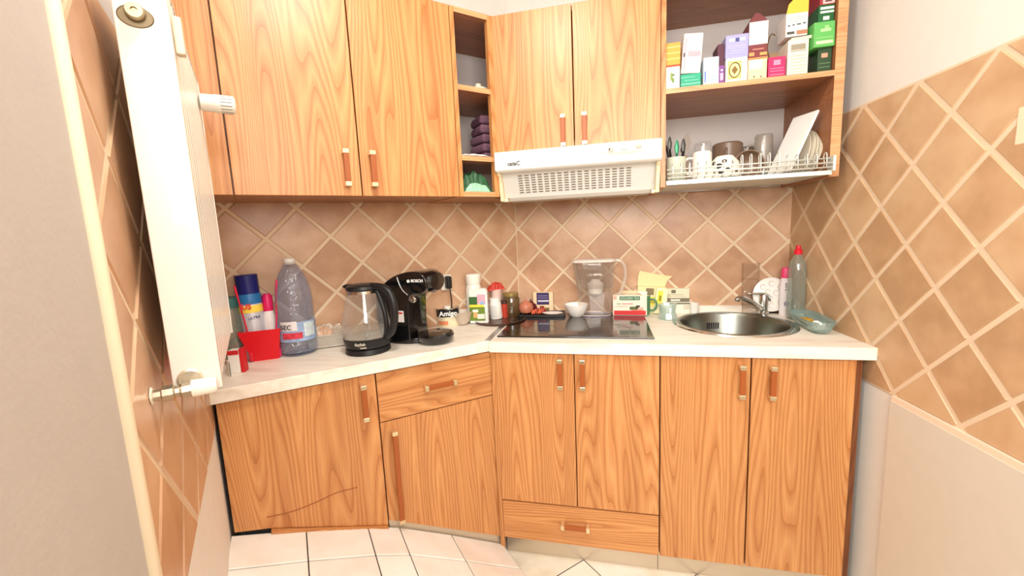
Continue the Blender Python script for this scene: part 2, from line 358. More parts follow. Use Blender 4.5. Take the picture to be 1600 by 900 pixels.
# ------------------------------------------------------------------ base cabinets
def handle(parent, x, z, L=.112, horizontal=False, y=0, capmat=NICKEL, name='handle'):
    t = .0165
    if horizontal:
        o = box(name, (x - L / 2, x + L / 2, y - .028, y - .018, z - t / 2, z + t / 2), WOODHANDLE, parent, bevel=.002)
        for s in (-1, 1):
            c = x + s * (L / 2 - .006)
            box('cap', (c - .007, c + .007, y - .0295, y, z - t / 2 - .0015, z + t / 2 + .0015), capmat, o, bevel=.0015)
    else:
        o = box(name, (x - t / 2, x + t / 2, y - .028, y - .018, z - L / 2, z + L / 2), WOODHANDLE, parent, bevel=.002)
        for s in (-1, 1):
            c = z + s * (L / 2 - .006)
            box('cap', (x - t / 2 - .0015, x + t / 2 + .0015, y - .0295, y, c - .007, c + .007), capmat, o, bevel=.0015)
    return o
g = .0016
DF = -.555                         # door front plane of the back run
def carcass(parent, x0, x1, y0, y1, z0, z1, t=.018, mat=WOODIN, back=True, top=True):
    ms = [bx(x0, x0 + t, y0, y1, z0, z1), bx(x1 - t, x1, y0, y1, z0, z1), bx(x0 + t, x1 - t, y0, y1, z0, z0 + t)]
    if top: ms.append(bx(x0 + t, x1 - t, y0, y1, z1 - t, z1))
    if back: ms.append(bx(x0 + t, x1 - t, y1 - .006, y1, z0 + t, z1 - t))
    return link('carcass', *join(*ms), mat, parent)
c1 = thing('base_cabinet', 'oak base cabinet under the black hob with two doors and a bottom drawer', 'cabinet', (.014, DF, 0))
box('corner_strip', (-.016, .0, .004, .022, .0, .868), WOODV, c1); carcass(c1, 0, .595, .0205, .54, .095, .870)
for k, (a, b_) in enumerate(((0, .2985), (.2985, .596))):
    dr = box('door', (a + g, b_ - g, 0, .018, .263, .868), WOODV, c1, bevel=.0012); handle(dr, (.248, .329)[k], .797)
dw = box('drawer', (g, .596 - g, 0, .018, .098, .257), WOODH, c1, bevel=.0012); handle(dw, .289, .187, .108, True)
box('plinth', (0, .596, .045, .06, 0.0, .095), P((206, 190, 168), .3, .5), c1)
c2 = thing('base_cabinet', 'oak base cabinet under the round sink with two tall doors', 'cabinet', (.612, DF, 0))
carcass(c2, 0, .594, .0205, .54, .095, .870, top=False)
for k, (a, b_) in enumerate(((0, .287), (.289, .592))):
    dr = box('door', (a + g, b_ - g, 0, .018, .098, .868), WOODV, c2, bevel=.0012); handle(dr, (.256, .348)[k], .790)
box('plinth', (0, .594, .045, .06, 0.0, .095), P((206, 190, 168), .3, .5), c2)
box('filler_strip', (.5965, .618, .022, .04, .0, .868), wood('dark_oak', (110, 62, 34), (126, 74, 42), (138, 84, 50)), c2)
# left run, 0 = left end at the radiator wall
BL = Vector((-.662, -1.135, 0)); BR = Vector((-.001, -.561, 0)); FD = (BR - BL).normalized(); FN = Vector((FD.y, -FD.x, 0)); RZB = math.atan2(FD.y, FD.x)
BO = BL - FN * .018
def contour(s):
    K = [(0, .469), (.107, .44), (.452, .318), (.7, .175), (.9, .052)]
    for (a, za), (b_, zb) in zip(K, K[1:]):
        if s <= b_: return za + (zb - za) * (s - a) / (b_ - a)
    return K[-1][1]
c3 = thing('base_cabinet', 'oak base cabinet with one wide door beside the radiator wall', 'cabinet', BO, RZB)
prism('carcass', [(.012, .47), (.452, .33), (.452, .870), (.012, .870)], .0205, .28, WOODIN, c3)
dr = prism('door', [(.014, contour(.014)), (.107, .442), (.4535, .312), (.4535, .867), (.014, .867)], 0, .018, WOODV, c3, bevel=.0012); handle(dr, .412, .781, .122)
tube('seam', smoothpts([(.10, -.0005, .483), (.17, -.0005, .476), (.24, -.0005, .482), (.30, -.0005, .492), (.365, -.0005, .488)], 6), .0016, P((150, 84, 40), .5), dr)
prism('lower_strip', [(.107, .441), (.452, .312), (.452, .298), (.107, .430)], -.012, .0, WOODH, c3)
c4 = thing('base_cabinet', 'oak base cabinet with top drawer and one door left of the hob corner', 'cabinet', BO, RZB)
prism('carcass', [(.457, .34), (.885, .12), (.885, .870), (.457, .870)], .0205, .28, WOODIN, c4)
dw = box('drawer', (.4575, .888, 0, .018, .6945, .867), WOODH, c4, bevel=.0012); handle(dw, .674, .786, .118, True)
dr = prism('door', [(.4575, .330), (.886, .086), (.886, .6905), (.4575, .6905)], 0, .018, WOODV, c4, bevel=.0012)
hh = handle(dr, .4985, .487, .342); label_part(hh, 'long dark wooden bar handle')
prism('plinth', [(.4575, .328), (.886, .083), (.886, .0), (.4575, .27)], .006, .03, P((206, 190, 168), .3, .5), c4)
# sloping cream tiled step in front of the left cabinets
st = struct('floor_step', *prism_m([(0, 0), (.9, 0), (.9, .022), (.7, .134), (.452, .274), (.107, .399), (0, .43)], -.30, .0), FGROUT); st.location = BO; st.rotation_euler = (0, 0, RZB)
fixn(st)
cuts = [.004, .20, .385, .49, .68, .895]
for a, b_ in zip(cuts, cuts[1:]):
    a += .0016; b_ -= .0016
    for y0, y1 in ((-.145, -.001), (-.30, -.151)):
        za, zb = contour(a) - .008, contour(b_) - .008
        V = [(a, y0, za - .014), (b_, y0, zb - .014), (b_, y1, zb - .014), (a, y1, za - .014), (a, y0, za), (b_, y0, zb), (b_, y1, zb + .0), (a, y1, za)]
        link('tile', V, bx(0, 1, 0, 1, 0, 1)[1], STILE, st, bevel=.002, seg=1)
# ------------------------------------------------------------------ worktops
TH = .04
SC_ = Vector((.925, -.245, 0)); SR = .205
def worktop_with_hole(name, x0, x1, y0, y1, mat, parent=None):
    n = 48; V = []; F = []
    def rim(a):
        c, s = math.cos(a), math.sin(a); t = 1e9
        if c > 1e-9: t = min(t, (x1 - SC_.x) / c)
        if c < -1e-9: t = min(t, (x0 - SC_.x) / c)
        if s > 1e-9: t = min(t, (y1 - SC_.y) / s)
        if s < -1e-9: t = min(t, (y0 - SC_.y) / s)
        return SC_.x + c * t, SC_.y + s * t
    ang = sorted([2 * PI * i / n for i in range(n)] + [math.atan2(b_ - SC_.y, a - SC_.x) % (2 * PI) for a in (x0, x1) for b_ in (y0, y1)]); n = len(ang)
    for a in ang:
        ox, oy = rim(a); ix, iy = SC_.x + SR * math.cos(a), SC_.y + SR * math.sin(a)
        V += [(ix, iy, CT), (ox, oy, CT), (ox, oy, CT - TH), (ix, iy, CT - TH)]
    for i in range(n):
        j = (i + 1) % n
        for k in range(4): l = (k + 1) % 4; F.append((4 * i + k, 4 * i + l, 4 * j + l, 4 * j + k))
    V = [(1.210 - .0632 * y if abs(x - x1) < 1e-6 else x, y, z) for x, y, z in V]
    o = link(name, V, F, mat, parent); fixn(o); return o
wa = worktop_with_hole('worktop', -.001, 1.212, -.572, -.003, WORKTOP)
tag(wa, 'pale stone-look worktop carrying the hob and round sink', 'worktop')
bl_, br_ = BL, BR + Vector((0, -.008, 0))
bk = [BD * -1.262 + NB * .007, Vector((-.012, -.004, 0)) ]
loc = [flat(x) for x in (BL + FN * .0, BR + Vector((-.002, 0, 0)), Vector((-.002, -.012, 0)), BD * -.02 + NB * .008, BD * -1.262 + NB * .008)]
wbv = link('worktop', [(v - flat(BL)).to_tuple() for v in loc] + [(v - flat(BL) - Vector((0, 0, TH))).to_tuple() for v in loc], [(0, 1, 2, 3, 4), (9, 8, 7, 6, 5)] + [(i, i + 5, (i + 1) % 5 + 5, (i + 1) % 5) for i in range(5)], WORKTOP, bevel=.002)
fixn(wbv); wbv.location = flat(BL); tag(wbv, 'pale stone-look worktop under the kettle and coffee machine', 'worktop')
sm = box('joint_strip', (-.022, .0, -.555, -.012, 0, .0015), BRUSHED, wa, loc=(0.0, 0, CT)); label_part(sm, 'flat metal strip over the worktop joint')
up = box('upstand', (.72, 1.10, -.022, -.009, CT, CT + .032), WORKTOP, wa, bevel=.002)

# ------------------------------------------------------------------ hob
hb = thing('hob', 'black glass ceramic hob set in the worktop under the hood', 'hob', (.013, -.505, CT))
box('glass_plate', (0, .585, 0, .46, .0, .006), BLACK, hb, bevel=.002)
for cx, cy, r in ((.15, .12, .07), (.15, .33, .09), (.42, .12, .09), (.42, .33, .07)):
    lathe('cooking_zone', [(r, .0061), (r, .0064), (r - .002, .0064), (r - .002, .0061)], P((60, 58, 58), .3), hb, cx=cx, cy=cy, caps=False)
box('control_strip', (.2, .37, .012, .03, .006, .0064), P((50, 50, 52), .3), hb)
# ------------------------------------------------------------------ sink + tap
sk = thing('sink', 'round stainless steel sink set in the worktop at the right', 'sink', (SC_.x, SC_.y, CT))
lathe('basin', [(.212, .003), (.205, .006), (.196, .004), (.190, -.01), (.184, -.10), (.165, -.14), (.06, -.148), (.028, -.15)], P((132, 134, 126), .3, 1, bump=.05, bscale=300), sk, seg=64, caps=False, solid=.0015)
lathe('rim', [(.225, .0005), (.222, .005), (.212, .006), (.205, .005)], CHROME, sk, seg=64, caps=False, solid=.001)
lathe('drain', [(.034, -.149), (.03, -.146), (.01, -.148), (0, -.148)], CHROME, sk)
for i in range(6):
    a = PI / 2 + .16 + (i - 2.5) * .050; x, y = .1885 * math.cos(a), .1885 * math.sin(a)
    link('overflow_slot', *bx(-.003, .003, -.001, .001, -.014, .014), DARK, sk, loc=(x * .985, y * .985, -.052), rot=(0, 0, a - PI / 2))
box('ledge', (-.02, .27, .19, .232, .0, .003), BRUSHED, sk, bevel=.001)
fp = flat(PA(1192, 488, -.055))
fa = thing('tap', 'chrome single-lever mixer tap behind the round sink', 'tap', (fp.x, fp.y, CT + .003))
lathe('body', [(.026, 0), (.026, .006), (.021, .01), (.021, .075), (.018, .083)], CHROME, fa, sx=.9)
tube('spout', smoothpts([(0, -.005, .02), (-.03, -.03, .04), (-.085, -.08, .072), (-.12, -.115, .088), (-.14, -.135, .090), (-.146, -.141, .082)], 5), .0105, CHROME, fa, seg=14)
prism('lever', [(-.062, .086), (-.058, .091), (-.02, .094), (.008, .092), (.024, .080), (.028, .055), (.021, .056), (.014, .074), (-.005, .084), (-.03, .086)], -.011, .011, CHROME, fa, bevel=.003)
# ------------------------------------------------------------------ upper cabinets, back run
UF = -.418
u1 = thing('wall_cabinet', 'oak two-door wall cabinet above the white cooker hood', 'cabinet', (.024, UF, 0))
carcass(u1, 0, .603, .0185, .410, 1.628, 2.115)
for k, (a, b_) in enumerate(((0, .2995), (.3005, .603))):
    dr = box('door', (a + g, b_ - g, 0, .018, 1.624, 2.113), WOODV, u1, bevel=.0012); handle(dr, (.260, .338)[k], 1.678)
u2 = thing('wall_cabinet', 'open oak wall cabinet at the right with tea boxes and dish rack', 'cabinet', (.629, UF + .018, 0))
box('side_panel', (0, .017, 0, .392, 1.455, 2.16), WOODV, u2); box('side_panel', (.535, .564, 0, .392, 1.455, 2.16), WOODIN, u2)
box('front_edging', (.535, .564, -.0012, 0, 1.455, 2.16), WOODEDGE, u2); 
box('top_board', (.017, .535, 0, .392, 2.142, 2.16), WOODIN, u2)
sh = box('shelf', (.017, .535, .0, .386, 1.776, 1.793), WOODIN, u2); box('edging', (.017, .535, -.0012, .0, 1.776, 1.793), WOODEDGE, sh)
box('back_panel', (.017, .535, .386, .392, 1.46, 2.142), BACKPANEL, u2)
# ------------------------------------------------------------------ upper cabinets, left run (local x to the right along the wall)
RZU = math.atan2(BD.y, BD.x)
UB = BD * -1.262 + NB * .318
def left_upper(label, a, b_, handles):
    t = thing('wall_cabinet', label, 'cabinet', UB, RZU)
    carcass(t, a, b_, .0185, .310, 1.46, 2.115)
    for x0, x1, hx in handles:
        dr = box('door', (x0 + g, x1 - g, 0, .018, 1.457, 2.113), WOODV, t, bevel=.0012)
        if hx: handle(dr, hx, 1.541)
    return t
left_upper('oak wall cabinet partly hidden behind the radiator', .0, .118, [(0, .118, None)])
left_upper('wide oak two-door wall cabinet above the kettle', .119, .817, [(.119, .4685, .424), (.4695, .817, .506)])
u3 = thing('wall_cabinet', 'narrow open oak corner shelf unit left of the cooker hood', 'cabinet', UB + BD * .818, RZU)
L3 = .172
box('side_panel', (0, .016, .0, .31, 1.457, 2.113), WOODV, u3)
prism('side_panel', [(.150, .0), (.170, .0), (.170, .02), (.150, .02)], 1.457, 2.113, WOODV, u3, axis='z')
for z0 in (1.457, 1.588, 1.835, 2.095):
    pz = [(.016, .0), (.150, .0), (.150, .02), (.36, .22), (.40, .30), (.016, .31)]
    s_ = prism('shelf', pz, z0, z0 + .018, WOODIN, u3, axis='z'); box('edging', (.016, .150, -.0012, 0, z0, z0 + .018), WOODEDGE, s_)
box('back_panel', (.016, .42, .3055, .31, 1.475, 2.10), BACKPANEL, u3)
# ------------------------------------------------------------------ hood
HY = -.455
hd = thing('cooker_hood', 'white built-under cooker hood with perforated grille below the wall cabinet', 'cooker hood', (.024, HY, 0))
W = .603
HW = P((244, 243, 238), .3, coat=.2)
prism('visor', [(.008, 1.620), (.0, 1.612), (.0, 1.552), (.012, 1.545), (.44, 1.545), (.44, 1.622)], 0, W, HW, hd, axis='x', bevel=.003)
prism('grille', [(.06, 1.545), (.105, 1.455), (.110, 1.455), (.110, 1.545)], .014, W - .014, P((222, 220, 214), .4), hd, axis='x')
sl = []
for i in range(17):
    for j in range(8):
        x = .075 + i * .0257; t = .12 + j * .098
        y = .06 + .045 * t - .0012; z = 1.545 - .09 * t; sl.append(bx(x, x + .017, y, y + .003, z - .0021, z + .0021))
lo = link('slots', *join(*sl), P((120, 110, 96), .7), hd); lo['kind'] = 'stuff'
for x0, x1 in ((.0, .014), (W - .014, W)):
    prism('end_bracket', [(.022, 1.545), (.040, 1.530), (.07, 1.44), (.13, 1.44), (.13, 1.545)], x0, x1, P((240, 224, 186), .4), hd, axis='x', bevel=.002)
    xx = x1 if x0 == 0 else x0 - .012
    prism('bracket_foot', [(.085, 1.452), (.085, 1.44), (.13, 1.44), (.13, 1.452)], xx, xx + .012, P((240, 224, 186), .4), hd, axis='x')
prism('lamp_cover', [(.104, 1.456), (.115, 1.441), (.2, 1.441), (.2, 1.456)], .026, W - .026, P((214, 208, 196), .2, alpha=.8), hd, axis='x', bevel=.003)
lathe('control_oval', [(.092, 0), (.090, .004), (.07, .006), (0, .007)], P((206, 203, 190), .3), hd, sy=.2, loc=(.475, .001, 1.592), rot=(PI / 2, 0, 0))
oval = hd.children[-1]
lathe('dial', [(.011, 0), (.010, .006), (0, .007)], P((176, 170, 156), .3), hd, sy=.75, loc=(.43, -.003, 1.592), rot=(PI / 2, 0, 0))
box('dial_mark', (.423, .427, -.0115, -.008, 1.590, 1.596), DARK, hd)
box('switch', (.515, .533, -.009, -.004, 1.590, 1.600), P((160, 152, 130), .3), hd, bevel=.001)
box('switch', (.465, .485, -.010, -.004, 1.589, 1.595), P((226, 222, 208), .3), hd, bevel=.001)
text('cataC', .021, P((70, 70, 68), .4), hd, (.075, -.0012, 1.572), depth=.0012, bold=True)

# ------------------------------------------------------------------ dish rack and its dishes
RZ = 1.478
rk = thing('dish_rack', 'white wire dish rack in the bottom of the open wall cabinet', 'dish rack', (.648, UF, 0))
WIRE = P((226, 226, 216), .3, .3)
RWd = .515
link('drip_tray', *join(bx(0, RWd, .0, .33, 1.462, 1.465), bx(-.002, RWd, -.004, .0, 1.460, 1.474), bx(0, RWd, .33, .334, 1.462, 1.476)), P((214, 220, 214), .35, .3), rk)
tube('rail', [(0, -.012, 1.497), (RWd, -.012, 1.497)], .003, WIRE, rk); tube('rail', [(0, .0, 1.513), (RWd, .0, 1.513)], .0025, WIRE, rk); tube('rail', [(0, .30, 1.513), (RWd, .30, 1.513)], .0025, WIRE, rk)
tube('rail', [(0, -.012, 1.483), (RWd, -.012, 1.483)], .0025, WIRE, rk)
box('rack_end', (RWd - .004, RWd + .004, -.02, .02, 1.470, 1.520), WIRE, rk, bevel=.002)
for i in range(18):
    x = .02 + i * .028
    tall = 1.545 if 8 <= i <= 12 else 1.532
    tube('wire', smoothpts([(x, -.010, 1.484), (x, -.008, tall - .008), (x, .002, tall), (x, .012, tall - .01), (x, .016, 1.483), (x, .15, 1.477), (x, .30, 1.483), (x, .305, 1.515)], 3), .0017, WIRE, rk, seg=6)
def rpos(u, y): 
    p_ = PA(u, 250, y); return (p_.x, y, RZ + .002)
def mug(name, label, cat, loc, r, h, mat, hdir=PI, group=None, flip=False, handle_=True):
    t = thing(name, label, cat, loc, 0, group)
    pr = [(r * .85, 0), (r * .97, .006), (r, h), (r - .003, h), (r * .95 - .003, .008), (0, .006)]
    if flip: pr = [(a, h - z) for a, z in pr]
    lathe('cup_body', pr, mat, t, caps=not flip)
    if flip: lathe('base', [(r * .85, h), (0, h - .001)], mat, t, caps=False)
    if handle_:
        c, s = math.cos(hdir), math.sin(hdir)
        tube('handle', smoothpts([(c * r * .96, s * r * .96, h * .8), (c * (r + .02), s * (r + .02), h * .78), (c * (r + .028), s * (r + .028), h * .5), (c * (r + .018), s * (r + .018), h * .25), (c * r * .95, s * r * .95, h * .22)], 4), .0045, mat, t)
    return t
m1 = mug('mug', 'pale grey-green mug holding utensils at left of the rack', 'mug', rpos(1056, -.33), .036, .085, P((196, 200, 180), .35))
x0, y0, z0 = rpos(1056, -.33)
for k, (dx, dy, hh_, c, nm, lb) in enumerate(((-.022, 0, .165, (32, 30, 30), 'fork', 'dark table fork leaning left in the utensil mug'), (-.012, .01, .15, (40, 38, 36), 'spoon', 'dark spoon upright in the utensil mug'), (.0, -.01, .12, (24, 92, 62), 'knife', 'green-handled knife in the utensil mug'), (.016, 0, .13, (36, 34, 34), 'knife', 'short black knife in the utensil mug'))):
    t = thing(nm, lb, 'cutlery', (x0 + dx * .4, y0 + dy, z0 + .008))
    tube('handle', [(0, 0, 0), (dx * 1.2, dy, hh_ * .75)], .0042, P(c, .4), t)
    if nm == 'fork':
        for q_ in (-1, 0, 1): tube('tine', [(dx * 1.2, dy, hh_ * .75), (dx * 1.35 + q_ * .004, dy, hh_ * .8), (dx * 1.6 + q_ * .004, dy, hh_)], .0013, P(c, .4), t, seg=5)
    else:
        lathe('blade', [(0, 0), (.006, .01), (.008, .03), (.004, .05), (0, .055)], P((c[0] + 20, c[1] + 20, c[2] + 16), .3, .6), t, sy=.25, loc=(dx * 1.2, dy, hh_ * .7))
t = thing('spatula', 'dark grey slotted spatula standing behind the utensil mug', 'spatula', (x0 + .016, y0 + .012, z0 + .01))
tube('handle', [(0, 0, 0), (.014, 0, .10)], .004, P((60, 52, 46), .4), t)
prism('blade', [(-.002, .095), (.005, .12), (.016, .155), (.028, .165), (.038, .13), (.033, .105), (.018, .092)], -.001, .001, P((92, 80, 70), .35, .5), t)
t = thing('pepper_mill', 'small orange wooden mill behind the utensil mug', 'mill', rpos(1068, -.27))
lathe('mill_body', [(.014, 0), (.014, .05), (.011, .06), (.013, .075), (.013, .095), (.006, .1)], P((206, 140, 84), .4), t)
m2 = mug('mug', 'tall white mug upside down in the rack', 'mug', rpos(1097, -.32), .034, .10, P((238, 226, 214), .3), hdir=PI, flip=True)
t = mug('glass', 'clear drinking glass standing behind the tall white mug', 'glass', rpos(1098, -.20), .034, .155, GLASS, flip=True, handle_=False)
t = mug('cup', 'large dark brown cup tipped behind the floral bowl', 'cup', rpos(1136, -.19), .056, .145, P((112, 88, 72), .3), hdir=-PI / 2 - .3, flip=True)
t = thing('bowl', 'white bowl with black floral print in the rack', 'bowl', rpos(1132, -.325))
lathe('bowl_body', [(.057, .0), (.056, .02), (.048, .055), (.028, .078), (.0, .082)], P((236, 230, 214), .3), t, caps=False)
for k, (a, zz, s_) in enumerate(((-.95, .052, .010), (-.6, .040, .013), (-.25, .055, .009), (-.42, .018, .010), (-.05, .026, .008), (.3, .05, .006), (.5, .02, .007), (-.8, .02, .007))):
    rr = .0565 if zz < .03 else .0515; an = -PI / 2 + a
    o = lathe('flower_print', [(s_, 0), (s_ * .6, .0012), (0, .0014)], P((44, 42, 40), .5), t, seg=7, sy=.8, loc=(rr * math.cos(an), rr * math.sin(an), zz), rot=(PI / 2 - .25, 0, a))
t = mug('glass', 'low dark glass jar behind the brown bowl', 'glass', rpos(1163, -.12), .036, .135, clear((150, 138, 124), .3, .5), flip=True, handle_=False)
t = thing('bowl', 'dark brown bowl tipped on edge in the rack', 'bowl', (rpos(1174, -.33)[0], -.31, RZ + .049), rot=(PI / 2 - .15, 0, 0))
lathe('bowl_body', [(.050, .0), (.048, -.015), (.035, -.035), (.015, -.042), (0, -.042)], P((120, 96, 78), .35), t, caps=False, solid=.004)
t = mug('glass', 'tall clear handled glass beside the leaning white board', 'glass', rpos(1192, -.20), .032, .165, clear((200, 190, 178), .2, .5), hdir=PI - .5, flip=True)
lx = rpos(1232, -.30)
t = thing('cutting_board', 'white plastic cutting board leaning in the rack', 'cutting board', (lx[0] - .048, -.335, RZ + .004), rot=(0, .46, .38))
box('board', (-.004, .004, -.06, .045, 0, .225), P((240, 238, 232), .35), t, bevel=.003)
for k in range(6):
    x = 1.116 + k * .0118
    t = thing('plate', ['leftmost', 'second from left', 'third from left', 'third from right', 'second from right', 'rightmost'][k] + ' of the plates leaning in the dish rack', 'plate', (x, -.27, RZ + .078), rot=(0, PI / 2 + .16, .10), group='plates in the dish rack')
    lathe('plate_body', [(.076 + (k % 2) * .004, .004), (.058, 0), (.0, 0)], P((228, 218, 196), .3) if k != 4 else P((224, 180, 160), .3), t, caps=False, solid=.003)

# ------------------------------------------------------------------ cartons
def carton(name, label, cat, loc, w_, d, h, rz=0, mat=None, prints=(), texts=(), rot=None, group=None, lid=True, flap=None, y0=None):
    t = thing(name, label, cat, loc, rz, group, rot)
    box('carton_body', (-w_ / 2, w_ / 2, 0, d, 0, h), mat, t, bevel=.0012)
    if lid: box('lid_fold', (-w_ / 2 + .001, w_ / 2 - .001, .001, d - .001, h, h + .0012), mat, t)
    for kk, (a, b_, c, e_, col) in enumerate(prints):
        m = P(col, .45); x0_, x1_ = -w_ / 2 + a * w_, -w_ / 2 + c * w_
        box('print', (x0_, x1_, -.0004 - .0002 * kk, .0, b_ * h, e_ * h), m, t)
    for (s_, a, b_, sz, col) in texts: text(s_, sz, P(col, .5), t, (-w_ / 2 + a * w_, -.0012 - .0002 * len(prints), b_ * h), depth=.0002)
    if flap:
        pts, m = flap; prism('flap', pts, 0.0, .0015, m, t)
    return t
SF = -.385; SZ = 1.7935
def sbox(label, x0, x1, z0, z1, mat, d=.09, **k):
    return carton('tea_box', label, 'box', ((x0 + x1) / 2, k.pop('y', SF), max(z0, SZ)), x1 - x0, d, z1 - max(z0, SZ), mat=mat, **k)
W1 = P((240, 234, 222), .5)
LN = lambda y, c, a=.12, b_=.88, t=.02: (a, y, b_, y + t, c)
sbox('white tea box with green leaf sketch, lower left on the shelf', .648, .694, SZ, 1.868, W1, prints=[(.3, .4, .5, .75, (130, 150, 80)), (.42, .3, .6, .5, (110, 136, 70)), (.45, .6, .62, .68, (90, 110, 60)), (.8, .15, .84, .8, (190, 186, 178))])
sbox('orange tea box stacked on the white leaf box', .648, .695, 1.8695, 1.947, P((236, 156, 62), .5), prints=[(0, 0, 1, .08, (196, 74, 30)), (0, .3, 1, .36, (248, 190, 100)), (0, .55, 1, .6, (248, 196, 112)), (0, .8, 1, .84, (250, 206, 130))])
sbox('flat teal green tea box under the tall pink box', .697, .763, SZ, 1.838, P((40, 158, 122), .45), prints=[(0, .25, 1, .32, (130, 206, 176)), (.2, .5, .9, .56, (110, 196, 164)), (0, .75, .7, .8, (120, 200, 170))])
carton('tea_box', 'tall pink and white tea box leaning on the teal box', 'box', (.729, SF, 1.8410), .062, .07, .128, rot=(0, .07, 0), mat=W1, prints=[(.06, .06, .2, .92, (240, 168, 176)), (.28, .42, .95, .56, (238, 160, 170)), (.28, .6, .95, .7, (244, 190, 194)), (.04, .42, .12, .52, (50, 50, 60)), (.3, .08, .5, .38, (226, 226, 220)), (.6, .08, .62, .38, (190, 186, 180)), (.28, .74, .95, .77, (246, 206, 206)), LN(.88, (246, 214, 212))])
sbox('small white and pale blue tea box right of the teal box', .771, .820, SZ, 1.884, P((206, 222, 234), .5), prints=[(0, 0, 1, .6, (236, 240, 240)), (.06, .12, .16, .52, (80, 120, 190)), (.25, .15, .9, .2, (150, 190, 220)), (.25, .3, .9, .34, (150, 190, 220)), (0, .6, 1, .63, (170, 200, 226))])
sbox('narrow purple tea box beside the pale blue box', .821, .838, SZ, 1.853, P((128, 70, 140), .45), prints=[(.2, .2, .8, .6, (206, 170, 200)), (.3, .7, .7, .8, (230, 210, 226))])
em = sbox('white tea box with yellow square emblem in the middle of the shelf', .842, .910, SZ, 1.872, W1, prints=[(.1, .15, .72, .88, (238, 216, 80)), (.14, .19, .68, .84, (244, 228, 150)), (.84, .1, .87, .9, (210, 204, 190))])
link('emblem_ring', *tube_m([(-.006 + .017 * math.cos(a), -.0016, .040 + .024 * math.sin(a)) for a in [2 * PI * i / 20 for i in range(20)]], .0016, 6, True), P((96, 70, 24), .5), em)
link('emblem_leaf', *prism_m([(-.016, .04), (-.006, .026), (.004, .04), (-.006, .054)], -.0018, -.0008), P((130, 96, 40), .5), em)
sbox('lavender tea box on the yellow emblem box', .840, .911, 1.8733, 1.946, P((160, 158, 208), .5), d=.08, prints=[(.15, .72, .85, .86, (196, 198, 232)), (.42, .7, .6, .86, (70, 74, 130)), LN(.5, (196, 196, 230)), LN(.4, (190, 190, 226)), LN(.28, (196, 196, 230), .2, .8), LN(.16, (190, 190, 226))])
sbox('dark maroon tea box tucked left of the lavender box', .818, .8395, SZ + .0625, 1.926, P((86, 40, 56), .5), d=.07, y=SF + .012)
sbox('peach tea box under the tall maroon box', .912, .970, SZ, 1.865, P((242, 200, 164), .5), prints=[(.08, .5, .75, .9, (240, 226, 206)), (.3, .12, .36, .2, (90, 80, 50)), (.66, .1, .74, .16, (90, 80, 50)), (0, .93, 1, 1, (236, 130, 70)), LN(.6, (206, 196, 180), .15, .7)])
em = sbox('tall maroon and white tea box with peaked open lid', .912, .969, 1.8665, 1.978, P((122, 52, 54), .5), d=.075, lid=False, prints=[(.0, .36, 1, 1, (232, 232, 236)), LN(.9, (190, 196, 210)), LN(.8, (190, 196, 210)), LN(.7, (190, 196, 210)), LN(.6, (190, 196, 210)), LN(.5, (190, 196, 210)), (.02, .04, .3, .14, (240, 150, 90)), (.6, .04, .98, .12, (240, 160, 90)), (.2, .2, .8, .24, (190, 120, 110))])
prism('lid_peak', [(-.0285, .1115), (-.012, .138), (.0, .138), (.0285, .1115)], .0, .06, P((112, 48, 50), .5), em)
sbox('small magenta tea box right of the peach box', .974, 1.026, SZ, 1.859, P((206, 38, 96), .45), prints=[(.3, .62, .7, .86, (240, 140, 170)), (.1, .44, .9, .48, (240, 120, 150)), (.1, .3, .9, .36, (236, 100, 140)), (.1, .12, .9, .18, (236, 110, 140))])
sbox('tall off-white tea box with grey writing near the right', 1.031, 1.092, SZ, 1.905, P((232, 222, 200), .5), prints=[(.15, .72, .85, .88, (150, 140, 120)), (.1, .68, .9, .7, (130, 122, 106))] + [LN(.1 + i * .09, (200, 190, 168)) for i in range(6)], flap=([(-.028, .1115), (.036, .1115), (.038, .121), (-.02, .119)], P((228, 216, 190), .5)))
sbox('white tea box with raised yellow flap on top of the off-white box', 1.022, 1.086, 1.917, 1.988, P((238, 230, 222), .5), d=.07, lid=False, prints=[(0, .0, .5, .12, (240, 236, 226)), (.5, .06, 1, .24, (176, 120, 90)), (.06, .1, .4, .22, (80, 76, 70)), (.08, .45, .2, .5, (60, 60, 60)), (.3, .47, .4, .52, (60, 60, 60)), (.5, .48, .68, .53, (60, 60, 60)), (.78, .5, .9, .55, (60, 60, 60))] + [LN(.62 + i * .1, (206, 198, 190)) for i in range(3)],
     flap=([(-.032, .071), (.032, .071), (.032, .1165), (.016, .120), (-.012, .114), (-.026, .10)], P((238, 186, 66), .5)))
t = thing('paper_bag', 'thin brown paper bag with loop handle left of the off-white box', 'bag', (1.015, -.30, SZ))
box('bag_body', (-.02, .028, 0, .04, 0, .11), P((170, 138, 104), .7), t, bevel=.002); tube('loop', smoothpts([(-.01, 0, .09), (-.018, 0, .13), (-.008, 0, .17), (.006, 0, .165)], 5), .0022, P((120, 92, 62), .7), t)
sbox('dark green tea box at the bottom of the right stack', 1.120, 1.160, SZ, 1.868, P((38, 66, 36), .45), prints=[(.25, .62, .7, .8, (206, 150, 120)), (.1, .2, .9, .24, (90, 116, 80)), (.1, .36, .9, .4, (90, 116, 80))])
carton('tea_box', 'bright light green tea box jutting askew in the right stack', 'box', (1.132, SF - .012, 1.8695), .062, .085, .076, rz=.1, rot=(0, -.03, .10), mat=P((98, 178, 92), .45), prints=[(.3, .6, .8, .72, (170, 220, 150)), (.1, .12, .9, .24, (214, 236, 180)), (.5, .72, .7, .84, (150, 206, 130)), (.1, .34, .9, .38, (140, 200, 120))], lid=False)
